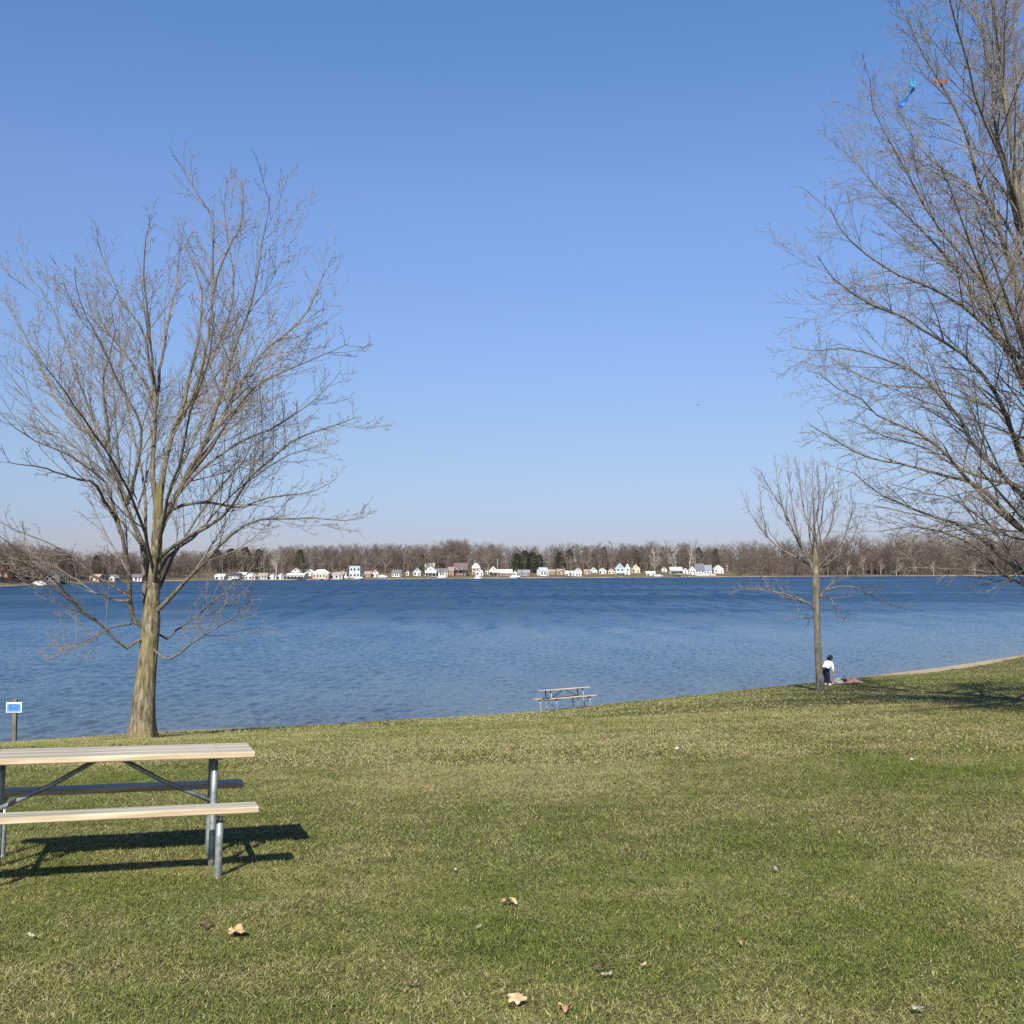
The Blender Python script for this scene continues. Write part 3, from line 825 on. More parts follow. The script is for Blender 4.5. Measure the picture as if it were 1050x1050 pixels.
# ---------------- big maple on the bank
LT_Y = ground_hit(146, 757)[1]
K1 = LT_Y / F
lt_trunk = [(145.5, 757, 13.0 * K1), (146.5, 735, 11.4 * K1), (148.5, 705, 10.2 * K1), (151.5, 675, 9.4 * K1), (153.5, 655, 9.0 * K1), (154.5, 638, 9.6 * K1), (156.5, 615, 7.0 * K1),
            (158.5, 590, 6.2 * K1), (160.5, 560, 5.6 * K1), (162, 525, 5.0 * K1), (163.5, 495, 4.0 * K1)]
def rr(px): return px * K1 * 0.43
lt_limbs = [
    # leader, two stems
    (rr(8), .020, -.6, [(160, 530), (157, 490), (157, 453), (160, 415), (158, 396), (152, 368), (147, 339), (131, 318), (118, 290), (106, 262), (99, 238)], 0),
    (rr(5), .016, 1.2, [(160, 418), (164, 380), (169, 350), (174, 320), (181, 290), (184, 258), (188, 225)], 0),
    (rr(4.5), .015, -1.6, [(159, 405), (156, 370), (153, 330), (149, 300), (147, 268), (151, 235), (154, 208)], 0),
    (rr(9), .020, .8, [(163, 520), (167, 490), (170, 472), (177, 444), (187, 419), (193, 390), (200, 362), (206, 330), (207, 300), (199, 268), (189, 243)], 0),
    (rr(6), .016, -1.0, [(182, 430), (191, 420), (202, 395), (210, 365), (216, 331), (218, 290), (219, 250), (219, 212), (207, 192), (192, 163), (182, 144)], 0),
    (rr(5), .015, 1.8, [(188, 425), (200, 400), (216, 370), (228, 345), (236, 320), (240, 285), (234, 240), (230, 200), (233, 165)], .3),
    (rr(4), .014, -.8, [(218, 300), (226, 270), (236, 245), (246, 222), (250, 195), (247, 170)], -.8),
    # right hand limbs
    (rr(9), .018, -2.0, [(164, 545), (170, 527), (180, 510), (189, 491), (199, 472), (212, 450), (224, 411), (237, 368), (246, 343), (258, 312), (264, 278), (268, 245), (274, 212), (277, 184)], 0),
    (rr(6), .016, 1.5, [(200, 470), (216, 446), (237, 412), (252, 383), (268, 362), (294, 341), (316, 318), (331, 280), (344, 252)], -.3),
    (rr(5), .014, -3.0, [(188, 494), (212, 466), (236, 428), (262, 396), (294, 380), (325, 366), (357, 352)], 0),
    (rr(5), .014, 3.5, [(178, 512), (205, 482), (247, 453), (275, 441), (298, 427), (325, 408), (350, 380)], 0),
    (rr(6), .014, -3.8, [(160, 575), (175, 562), (202, 546), (229, 529), (256, 490), (279, 470), (302, 451), (332, 440), (367, 428)], 0),
    (rr(5), .014, 2.4, [(168, 528), (188, 518), (215, 515), (245, 520), (275, 510), (317, 505), (344, 492)], 0),
    (rr(6.5), .013, -2.2, [(157, 630), (166, 622), (176, 611), (190, 596), (213, 574), (240, 545), (267, 533), (296, 532), (324, 531), (348, 534), (373, 530)], 0),
    (rr(5), .013, 3.2, [(157, 615), (166, 598), (176, 575), (196, 540), (220, 505), (245, 480), (258, 455), (262, 420)], 0),
    (rr(3.4), .012, 2.8, [(160, 645), (166, 652), (171, 655), (183, 645), (206, 628), (229, 608), (252, 590), (268, 570)], 0),
    (rr(3.4), .012, -2.6, [(160, 660), (164, 672), (171, 677), (184, 671), (200, 657), (220, 645), (243, 630), (263, 608)], 0),
    # left hand limbs
    (rr(9), .018, 1.6, [(153, 640), (149, 612), (148, 585), (147, 562), (141, 545), (134, 530), (130, 515), (116, 482), (110, 457), (95, 427), (84, 400), (76, 375), (66, 348), (56, 320), (40, 292), (26, 276)], 0),
    (rr(5), .014, -2.4, [(131, 516), (138, 490), (143, 468), (145, 436), (134, 414), (120, 390), (108, 360), (92, 332), (80, 300), (76, 270)], .5),
    (rr(5.5), .014, 3.0, [(113, 464), (98, 447), (84, 440), (70, 425), (57, 408), (46, 385), (37, 366), (26, 345), (14, 322), (-4, 296)], .8),
    (rr(4), .013, -.5, [(112, 455), (110, 430), (107, 408), (106, 388), (112, 366), (118, 340), (112, 310)], .8),
    (rr(7.5), .014, -3.0, [(150, 645), (142, 641), (135, 632), (133, 610), (133, 592), (129, 568), (123, 540), (116, 518), (106, 491), (84, 476), (62, 462), (44, 456), (20, 442), (0, 424)], -.2),
    (rr(5), .013, -4.2, [(121, 535), (108, 514), (96, 495), (80, 492), (60, 484), (36, 478), (8, 474)], -1.2),
    (rr(4), .012, 3.4, [(146, 560), (134, 545), (121, 531), (110, 519), (96, 505), (88, 492), (78, 478)], 0),
    (rr(4.5), .012, 2.2, [(159, 412), (150, 396), (140, 380), (122, 354), (104, 335), (86, 318), (68, 300), (52, 280)], -.2),
    # low drooping left limbs
    (rr(4.6), .012, -3.2, [(152, 652), (144, 653), (140, 660), (134, 665), (126, 663), (114, 650), (95, 634), (72, 615), (53, 602), (30, 578), (4, 552), (-20, 540)], -.2),
    (rr(3.5), .010, -4.2, [(84, 625), (68, 608), (50, 590), (30, 580), (4, 573), (-16, 576)], -2.2),
    (rr(3.2), .010, 2.0, [(133, 616), (122, 616), (110, 613), (96, 607), (84, 598), (68, 588), (52, 578), (34, 577), (2, 578)], -.5),
    (rr(3.2), .010, -1.8, [(132, 612), (114, 600), (95, 590), (72, 569), (46, 555), (20, 545), (-6, 532)], -.5),
    (rr(2.6), .010, 3.2, [(134, 640), (124, 641), (112, 645), (98, 652), (78, 660), (50, 662)], 0),
    # limbs coming towards / away from the viewer
    (rr(6), .014, -6.0, [(158, 600), (163, 560), (172, 510), (186, 470), (196, 420), (214, 372), (220, 320)], 0),
    (rr(6), .014, 6.0, [(157, 610), (150, 560), (148, 500), (138, 450), (128, 400), (122, 350), (124, 300)], 0),
    (rr(5), .013, -6.2, [(157, 590), (146, 540), (120, 480), (92, 440), (66, 400), (42, 372)], 0),
    (rr(5), .013, 6.2, [(160, 560), (176, 520), (206, 470), (244, 420), (280, 384), (304, 352)], 0),
    (rr(4.5), .013, 5.0, [(158, 600), (172, 570), (198, 552), (240, 505), (290, 470), (330, 455)], 0),
]
lt_limbs = [(a_, b_, c_, [(x_, y_ + max(0, 300 - y_) * .13) for x_, y_ in p_], d_) for a_, b_, c_, p_, d_ in lt_limbs]
make_tree((145, 757), LT_Y, lt_trunk, lt_limbs, 1.0, 'tall bare maple with forked mossy trunk standing behind the large picnic table', 101, dens=1.12, twig_r=0.0044, bud_size=0.0135, bud_per=3, up=0.45)

# ---------------- big tree whose trunk stands beyond the frame
RT_Y = 22.0
K2 = RT_Y / F
def r2(px): return px * K2 * 0.43
_rz = float(gz(at(1130, 750, RT_Y)[0], RT_Y))
_ry = HOR + (CAMZ - _rz) / RT_Y * F + 2
rt_trunk = [(1130, _ry, 20 * K2), (1128, 720, 16 * K2), (1124, 680, 14.5 * K2), (1118, 640, 14 * K2), (1112, 600, 12.5 * K2), (1104, 540, 10.5 * K2), (1095, 470, 9 * K2), (1086, 400, 7.5 * K2), (1076, 330, 6 * K2)]
rt_limbs = [
    (r2(13), .02, -.5, [(1092, 450), (1082, 380), (1068, 310), (1052, 250), (1043, 200), (1036, 140), (1027, 80), (1020, 20), (1014, -50), (1010, -130), (1006, -200)], 0),
    (r2(10), .018, -1.6, [(1084, 400), (1066, 350), (1048, 305), (1031, 255), (1020, 222), (1007, 196), (994, 152), (984, 123), (967, 94), (944, 63), (927, 29), (910, 0)], 0),
    (r2(8), .016, 1.4, [(1046, 240), (1034, 186), (1021, 130), (1016, 60), (1002, 20), (990, -40), (984, -100)], 0),
    (r2(8), .016, -2.4, [(1090, 430), (1066, 380), (1045, 330), (1020, 302), (1000, 280), (984, 262), (962, 238), (938, 205), (918, 170), (900, 140), (882, 108), (880, 80)], 0),
    (r2(9), .016, 2.0, [(1096, 470), (1072, 415), (1050, 370), (1021, 343), (1010, 322), (998, 302), (975, 272), (946, 242), (915, 215), (884, 190), (862, 160), (846, 132)], 0),
    (r2(9), .016, -3.0, [(1100, 520), (1074, 500), (1050, 478), (1034, 432), (1018, 397), (998, 374), (978, 357), (947, 343), (921, 326), (894, 318), (868, 306), (838, 286), (820, 262)], 0),
    (r2(9), .015, 1.2, [(1104, 560), (1076, 535), (1050, 510), (1024, 483), (998, 458), (987, 434), (961, 406), (936, 383), (904, 371), (858, 357), (826, 360), (792, 356)], 0),
    (r2(8), .015, -2.6, [(1108, 590), (1078, 566), (1050, 545), (1021, 522), (1000, 500), (978, 477), (961, 460), (933, 443), (893, 428), (868, 408), (842, 398), (822, 384)], 0),
    (r2(9), .014, 2.4, [(1112, 625), (1082, 606), (1050, 588), (1024, 567), (1001, 549), (978, 537), (947, 528), (910, 514), (884, 503), (864, 486), (842, 480)], 0),
    (r2(6.5), .014, -1.4, [(1050, 545), (1026, 520), (1001, 497), (967, 488), (921, 477), (895, 473), (870, 466), (842, 452), (812, 436)], -.6),
    (r2(6), .014, 3.4, [(1072, 500), (1048, 462), (1030, 430), (1010, 415), (985, 408), (950, 398), (905, 396), (868, 385), (835, 366)], .8),
    (r2(6), .013, -3.8, [(1060, 395), (1042, 372), (1014, 338), (985, 314), (950, 295), (912, 282), (878, 262), (850, 240), (834, 212)], -.8),
    (r2(6), .013, 4.0, [(1080, 520), (1050, 500), (1016, 492), (980, 480), (945, 460), (900, 448), (856, 430)], .8),
    (r2(6), .013, 3.0, [(1060, 300), (1038, 240), (1012, 205), (985, 185), (955, 168), (930, 142), (912, 110), (905, 75)], 0),
    (r2(6), .013, -4.2, [(1056, 270), (1044, 210), (1026, 160), (1003, 108), (990, 60), (974, 12), (962, -40), (955, -90)], 0),
    (r2(6), .013, 4.6, [(1052, 240), (1046, 170), (1044, 100), (1040, 40), (1046, -30), (1052, -100)], 0),
    (r2(5), .012, -4.6, [(1090, 640), (1060, 606), (1030, 590), (1000, 560), (960, 545), (925, 540), (890, 545)], -.8),
    (r2(5), .012, 3.8, [(1108, 610), (1070, 560), (1040, 552), (1010, 535), (975, 512), (940, 505), (900, 495)], .5),
    (r2(8), .014, -5.5, [(1100, 540), (1080, 470), (1052, 400), (1026, 330), (1002, 268), (980, 214), (960, 170)], 0),
    (r2(8), .014, 5.5, [(1098, 520), (1080, 440), (1058, 360), (1040, 290), (1022, 230), (1008, 160), (1000, 90)], 0),
]


def rt_extra(rng, n):
    out = []
    for k in range(15):          # the half of the crown outside the frame
        y0 = rng.uniform(330, 620)
        p0 = at(1086 + (y0 - 330) * 0.09, y0, RT_Y)
        az = rng.uniform(-70, 70); el = rng.uniform(15, 62)
        d = np.array([math.cos(math.radians(el)) * math.cos(math.radians(az)), math.cos(math.radians(el)) * math.sin(math.radians(az)), math.sin(math.radians(el))])
        L = rng.uniform(4.5, 7.0)
        pts = [p0 + d * L * t + np.array([0, 0, 0.9 * t * t]) for t in np.linspace(0, 1, 6)]
        out.append((resample(pts, n), r2(8) + (0.015 - r2(8)) * np.linspace(0, 1, n) ** .8))
    for k in range(16):           # unseen low limbs on the near side, added to cast shade on the lawn
        p0 = at(1112, 600 - 6 * k, RT_Y)
        az = rng.uniform(-136, -98); el = 6 + 2.2 * k
        d = np.array([math.cos(math.radians(el)) * math.cos(math.radians(az)), math.cos(math.radians(el)) * math.sin(math.radians(az)), math.sin(math.radians(el))])
        pts = [p0 + d * 6.8 * t + np.array([0, 0, 0.5 * t * t]) for t in np.linspace(0, 1, 6)]
        out.append((resample(pts, n), r2(8) + (0.012 - r2(8)) * np.linspace(0, 1, n) ** .8))
    return out


rt_limbs = [(a_, b_, c_, [(x_ + max(0, 1000 - x_) * .10, y_) for x_, y_ in p_], d_) for a_, b_, c_, p_, d_ in rt_limbs]
make_tree((1130, _ry), RT_Y, rt_trunk, rt_limbs, 0.58, 'wide spreading bare tree reaching in from the edge with low arching limbs', 202, dens=1.5, twig_r=0.0037, up=-0.04, bud_size=0.008, bud_per=3, extra=rt_extra, s1min=.22, tw_len=(0.5, 0.40))

# ---------------- slender tree by the water
ST_Y = ground_hit(841, 708)[1]
K3 = ST_Y / F
def r3(px): return px * K3 * 0.38
st_trunk = [(841, 708, 4.1 * K3), (840, 690, 3.6 * K3), (838.5, 660, 3.3 * K3), (837.5, 627, 3.1 * K3), (837, 605, 4.0 * K3), (837, 589, 3.4 * K3), (836, 565, 2.6 * K3), (835, 547, 2.0 * K3)]
st_limbs = [
    (r3(4.5), .014, .3, [(836, 560), (835, 540), (834, 515), (833, 493), (834, 475)], 0),
    (r3(4.5), .014, -.8, [(836.5, 592), (831, 578), (824, 566), (817, 552), (811, 538), (802, 520), (793, 507), (786, 494), (780, 484)], 0),
    (r3(3.6), .012, 1.2, [(833, 582), (820, 573), (804, 565), (795, 558), (788, 552), (779, 541), (772, 530), (766, 521), (763, 512)], 0),
    (r3(3.2), .012, -.6, [(820, 556), (814, 530), (811, 505), (808, 485), (809, 468)], -.5),
    (r3(3.2), .012, .8, [(834, 548), (826, 530), (822, 510), (820, 490), (818, 474)], 0),
    (r3(3.2), .012, -.9, [(836, 556), (842, 535), (844, 515), (847, 495), (846, 475)], 0),
    (r3(3.2), .012, .9, [(837, 575), (845, 555), (852, 540), (856, 520), (860, 500), (858, 482)], 0),
    (r3(3.0), .012, -1.2, [(838, 582), (850, 570), (862, 558), (868, 545), (874, 522), (872, 505)], 0),
    (r3(3.0), .012, 1.4, [(837, 588), (852, 575), (868, 562), (876, 548), (882, 530)], 0),
    (r3(2.6), .012, .4, [(808, 534), (800, 512), (797, 492), (795, 474)], -.4),
    (r3(2.6), .012, 1.6, [(836, 580), (830, 550), (828, 522), (826, 498), (828, 480)], 0),
    (r3(2.6), .012, -1.8, [(836, 585), (842, 560), (838, 530), (840, 505), (838, 486)], 0),
    (r3(2.2), .012, .6, [(787, 551), (784, 536), (780, 518), (779, 500)], .6),
    (r3(3.6), .010, -1.0, [(837, 627), (831, 620), (823, 616), (811, 614), (799, 610), (789, 605), (782, 599), (779, 591)], 0),
    (r3(3.0), .010, 1.0, [(834, 623), (820, 614), (805, 609), (790, 606), (776, 604), (764, 604), (752, 606)], 0),
    (r3(3.4), .010, .8, [(838, 622), (841, 613), (846, 605), (853, 599), (860, 594), (872, 591), (886, 592)], 0),
    (r3(3.0), .010, -1.2, [(845, 606), (858, 602), (874, 602), (888, 608), (902, 615), (914, 620), (924, 624)], 0),
    (r3(2.4), .010, -1.8, [(842, 612), (850, 612), (856, 622), (861, 632), (867, 637)], 0),
    (r3(2.2), .010, 1.6, [(836, 630), (828, 634), (818, 634), (808, 637)], 0),
]
make_tree((841, 708), ST_Y, st_trunk, st_limbs, 0.6, 'slender bare tree with low side branches standing by the water beside a person', 303, dens=1.25, twig_r=0.0058, up=0.8, bud_per=0, crownmats=[PALE, TWIG, BUD], trunkmat=PALE, flare=0.25, tw_len=(0.42, 0.40), trunk_sides=28)
print('trees', LT_Y, ST_Y)

# ------------------------------------------------------------------ far wood
def far_tree_sticks(seed, white=False):
    """unit-height bare tree; returns verts, tris, and a 0..1 'twigness' per vertex"""
    rng = np.random.default_rng(seed)
    tr = np.array([[0, 0, 0], [rng.normal() * .02, rng.normal() * .02, .3], [rng.normal() * .04, rng.normal() * .04, .62], [rng.normal() * .05, rng.normal() * .05, .80]])
    P = resample(tr, 8)[None]; R = (0.017 * np.linspace(1, .2, 8))[None]
    A, RA = spawn(P, R, 20, 0.14 if seed % 2 else 0.26, (30, 68), 0.62, 6, 0.38, 0.08, .55, .004, rng, lmin=.14, lmax=.46, tdecay=.62)
    Bb, RB = spawn(A, RA, 27, 0.15, (28, 62), 0.6, 4, 0.25, 0.1, .6, .0024, rng, lmin=.06, lmax=.22)
    C, RC = spawn(Bb, RB, 50, 0.1, (25, 65), 0.7, 2, 0.2, 0.1, .8, .0020, rng, lmin=.035, lmax=.11)
    bl = Builder()
    v, q = tubes(P, R, 5); bl.quads(v, q)
    v, q = tubes(A[:, [0, 2, 5]], RA[:, [0, 2, 5]], 3); bl.quads(v, q)
    nt_ = bl.off
    tv, tt = [], []
    for Q, RR in ((Bb[:, [0, 2]], RB), (Bb[:, [2, 3]], RB), (C, RC)):
        d = Q[:, 1] - Q[:, 0]
        s = np.cross(d, rng.normal(size=d.shape)); s /= np.linalg.norm(s, axis=1, keepdims=True) + 1e-9
        r = RR[:, :1] * 1.15
        tv.append(np.stack([Q[:, 0] + s * r, Q[:, 0] - s * r, Q[:, 1]], 1).reshape(-1, 3))
    tv = np.concatenate(tv)
    bl.tris(tv, np.arange(len(tv)).reshape(-1, 3))
    V = np.concatenate(bl.v)
    q = np.concatenate(bl.q); t = np.concatenate(bl.t)
    t = np.concatenate([t, q[:, [0, 1, 2]], q[:, [0, 2, 3]]])
    tw = np.zeros(len(V)); tw[nt_:] = 1
    return V, t, tw


VAR = [far_tree_sticks(900 + k) for k in range(8)]
print('far tree tris', [len(v[1]) for v in VAR])
WOODMAT = attr_mat('wood_bark', rough=0.95, spec=0.1)

HOUSE_SPOTS = []      # filled below, used to keep trees off the houses


def wood_color(rng, n, px):
    pal = np.array([[0.165, 0.126, 0.104], [0.145, 0.118, 0.098], [0.185, 0.146, 0.116], [0.135, 0.104, 0.088], [0.16, 0.138, 0.104], [0.185, 0.126, 0.104]])
    c = pal[rng.integers(0, len(pal), n)] * rng.uniform(0.62, 1.02, (n, 1))
    return c


def build_wood():
    rng = np.random.default_rng(77)
    n = 3600
    px = rng.uniform(-260, 1330, n)
    houses = (px > 205) & (px < 752)
    b0 = np.where(houses, 48, np.where(px > 752, 4, 16))
    bb = b0 + (rng.uniform(0, 1, n) ** 1.35) * np.where(px < 200, 150, 220)
    th = 1.06 * np.interp(px, TREEH[:, 0], TREEH[:, 1]) * np.where(rng.uniform(0, 1, n) < .45, rng.uniform(0.22, .6, n), rng.uniform(0.72, 1.04, n))
    th = np.where((px > 752) & (bb < 30), th * 0.85, th)
    base = far_pt(px, bb)
    col = wood_color(rng, n, px)
    vs_, ts_, cs_ = [], [], []
    off = 0
    for i in range(n):
        V, t, tw = VAR[rng.integers(0, len(VAR))]
        a = rng.uniform(0, 2 * PI); ca, sa = math.cos(a), math.sin(a)
        sxy = th[i] * rng.uniform(0.9, 1.35)
        v = np.empty_like(V)
        v[:, 0] = (V[:, 0] * ca - V[:, 1] * sa) * sxy + base[i, 0]
        v[:, 1] = (V[:, 0] * sa + V[:, 1] * ca) * sxy + base[i, 1]
        v[:, 2] = V[:, 2] * th[i] + base[i, 2] - 0.2
        c = np.where(tw[:, None] > .5, col[i][None], col[i][None] * .8)
        vs_.append(v); ts_.append(t + off); cs_.append(c); off += len(v)
    o = mesh_np('woods', np.concatenate(vs_), tris=np.concatenate(ts_), mats=[WOODMAT], attrs={'Col': np.concatenate(cs_)})
    tag(o, 'brown leafless woods covering the whole far side of the lake', 'woods', kind='stuff')


build_wood()

# individual trees of the far shore -----------------------------------------------------------
def far_tree_mesh(k, c_tr, c_tw, seed):
    V, t, tw = far_tree_sticks(seed)
    me = mesh_np('bare_tree', V, tris=t, mats=[WOODMAT], attrs={'Col': np.where(tw[:, None] > .5, np.array(c_tw)[None], np.array(c_tr)[None])})
    return me


def place_far_tree(src, px, b, h, wid, label, group=None, first=False):
    o = src if first else src.copy()
    if not first: COL.objects.link(o)
    p = far_pt(px, b)
    o.location = (p[0], p[1], p[2] - 0.15); o.scale = (h * wid, h * wid, h); o.rotation_euler = (0, 0, random.uniform(0, 6.28))
    for k in ('label', 'category', 'group'):
        if k in o: del o[k]
    tag(o, label, 'tree', group)
    return o


syc = far_tree_mesh(0, (0.50, 0.45, 0.38), (0.40, 0.345, 0.285), 1001)
place_far_tree(syc, 671, 26, 24, 1.0, 'white barked sycamore spreading above the low white boathouse across the lake', first=True)
place_far_tree(syc, 692, 46, 25, 1.05, 'pale sycamore rising behind the long white house with grey roof')
place_far_tree(syc, 707, 52, 24, 0.9, 'pale sycamore rising behind the narrow white gable house')
place_far_tree(syc, 284, 36, 15, 0.8, 'whitish bare tree rising behind the small white cottages past the maple')
place_far_tree(syc, 918, 5, 19, 1.0, 'white trunked tree leaning over the sandy strand of the far woods')
for px_, b_, h_ in ((832, 7, 15), (848, 12, 18), (868, 6, 16), (884, 14, 20), (902, 9, 17), (938, 12, 19), (956, 6, 16), (976, 14, 19), (998, 8, 17), (1020, 12, 20), (1040, 6, 17)):
    place_far_tree(syc, px_, b_, h_, 0.65, 'slim white trunked tree at the water edge of the far woods', 'white trunks along the far woods')
fb = [far_tree_mesh(0, (0.24, 0.20, 0.165), (0.185, 0.145, 0.12), 1010 + k) for k in range(3)]
shore_px = [214, 231, 247, 259, 272, 290, 308, 317, 330, 341, 357, 366, 373, 385, 395, 413, 421, 428, 445, 459, 466, 477, 483, 499, 517, 524, 566, 580, 587, 602, 612, 626, 648, 657, 680, 716, 727, 744, 752]
rs = np.random.default_rng(5)
used = set()
for i, p_ in enumerate(shore_px):
    k = i % 3
    place_far_tree(fb[k], p_ + rs.uniform(-2, 2), rs.uniform(34, 60), rs.uniform(11, 17), rs.uniform(.7, 1.0), 'brown bare tree standing among and just behind the lakeside houses', 'bare trees between the far houses', first=k not in used)
    used.add(k)


sb_px = rs.uniform(212, 752, 34)
for i, p_ in enumerate(sb_px):
    o = place_far_tree(fb[i % 3], p_, rs.uniform(3, 22), rs.uniform(3.5, 7.5), rs.uniform(.9, 1.4), 'low leafless shrub growing on the far bank in front of or between the houses', 'leafless shrubs on the far bank')
    o.name = 'bare_shrub'; o['category'] = 'shrub'


def conifer_mesh(seed, n=1500):
    rng = np.random.default_rng(seed)
    z = 0.06 + 0.94 * rng.uniform(0, 1, n) ** 0.8
    tier = 0.75 + 0.25 * np.abs(np.sin(z * 26 + rng.normal(0, .25, n)))
    r = (1 - z) ** 0.6 * 0.30 * tier * rng.uniform(0.25, 1.0, n) ** .5 + 0.01
    a = rng.uniform(0, 2 * PI, n)
    lob = 1 + .22 * np.sin(3 * a + seed) + .15 * np.sin(7 * a + z * 9)
    c = np.stack([np.cos(a) * r * lob, np.sin(a) * r * lob, z - 0.12 * r], 1)
    d1 = np.stack([np.cos(a), np.sin(a), rng.uniform(-.7, .1, n)], 1) * rng.uniform(.02, .055, (n, 1))
    d2 = np.cross(d1, np.array([0, 0, 1.0]) + rng.normal(0, .4, (n, 3))); d2 /= np.linalg.norm(d2, axis=1, keepdims=True); d2 *= rng.uniform(.010, .024, (n, 1))
    V = np.stack([c + d2, c - d2, c + d1], 1).reshape(-1, 3)
    T = np.arange(n * 3).reshape(-1, 3)
    g = np.repeat(rng.uniform(0.6, 1.35, (n, 1)), 3, 0)
    colr = np.array([0.038, 0.062, 0.026])[None] * g
    root = empty('pine_tree')
    mesh_np('crown', V, tris=T, mats=[attr_mat('needles', rough=.85, spec=.15)], parent=root, attrs={'Col': colr})
    MB().tube([(0, 0, -0.03), (0, 0, .4), (0, 0, .9)], [.018, .012, .003], 6).build('trunk', TWIG, root)
    return root


def copy_tree(root):
    c = root.copy(); COL.objects.link(c)
    for ch in list(root.children):
        d = ch.copy(); COL.objects.link(d); d.parent = c
        for g in list(ch.children):
            e = g.copy(); COL.objects.link(e); e.parent = d
    return c


pines = [conifer_mesh(1), conifer_mesh(2)]
_pf = [True, True]
pine_list = [
    (224, 60, 13, 1.3, 'dark pine at the outer edge of the clump behind the pale green cottage'),
    (238, 66, 14, 1.4, 'broad dark pine behind the grey cottage past the maple trunk'),
    (252, 70, 15, 1.45, 'broad dark pine directly behind the pale green gabled cottage'),
    (266, 58, 14, 1.2, 'dark pine behind the tan roofed beige cottage'),
    (308.5, 44, 15, .9, 'single dark pine beside the big white house with a deck'),
    (530, 45, 14, 1.3, 'dark pine nearest the brown house in the clump behind the grey house'),
    (538, 50, 16, 1.35, 'tallest dark pine in the clump behind the low dark grey house'),
    (546, 46, 15, 1.4, 'wide dark pine in the clump near the tilted roof house'),
    (553, 52, 13, 1.2, 'short dark pine behind the house with the tilted metal roof'),
    (574, 62, 15, 1.2, 'olive green pine behind the tan house'),
    (584, 70, 17, 1.0, 'olive green pine behind the long white house'),
    (619, 95, 19, .85, 'tall slim pine rising inside the woods behind white gabled houses'),
    (652, 60, 17, 1.0, 'dark pine behind the tall peach house'),
    (716, 70, 20, .9, 'dark pine behind the white house with a dark roof'),
    (733, 75, 19, .9, 'dark pine behind the cream gabled house'),
    (433, 40, 13, .8, 'dark pine beside the grey gabled house'),
    (100, 30, 10, 1.0, 'dark pine on the near bend of the far shore'),
    (70, 34, 9, 1.5, 'bushy dark pine beside the blue grey house behind the maple branches'),
]
for i, (px_, b_, h_, wd_, lab_) in enumerate(pine_list):
    k = i % 2
    o = pines[k] if _pf[k] else copy_tree(pines[k])
    _pf[k] = False
    p = far_pt(px_, b_)
    o.location = (p[0], p[1], p[2] - .2); o.scale = (h_ * wd_ * 1.2, h_ * wd_ * 1.2, h_); o.rotation_euler = (0, 0, random.uniform(0, 6))
    tag(o, lab_, 'tree')

# ------------------------------------------------------------------ houses
GLASS = noisy('window_glass', (0.012, 0.014, 0.018), (0.03, 0.035, 0.045), scale=.5, rough=0.12, spec=0.5)
WHITE = (0.66, 0.66, 0.635); CREAM = (0.74, 0.70, 0.56); GREY = (0.44, 0.46, 0.48); BROWN = (0.12, 0.07, 0.05); TAN = (0.50, 0.38, 0.24)
R_GREY = (0.15, 0.15, 0.16); R_LGREY = (0.36, 0.36, 0.36); R_BROWN = (0.13, 0.09, 0.075); R_WHITE = (0.74, 0.74, 0.72); R_TAN = (0.34, 0.27, 0.21); R_DARK = (0.07, 0.07, 0.08)


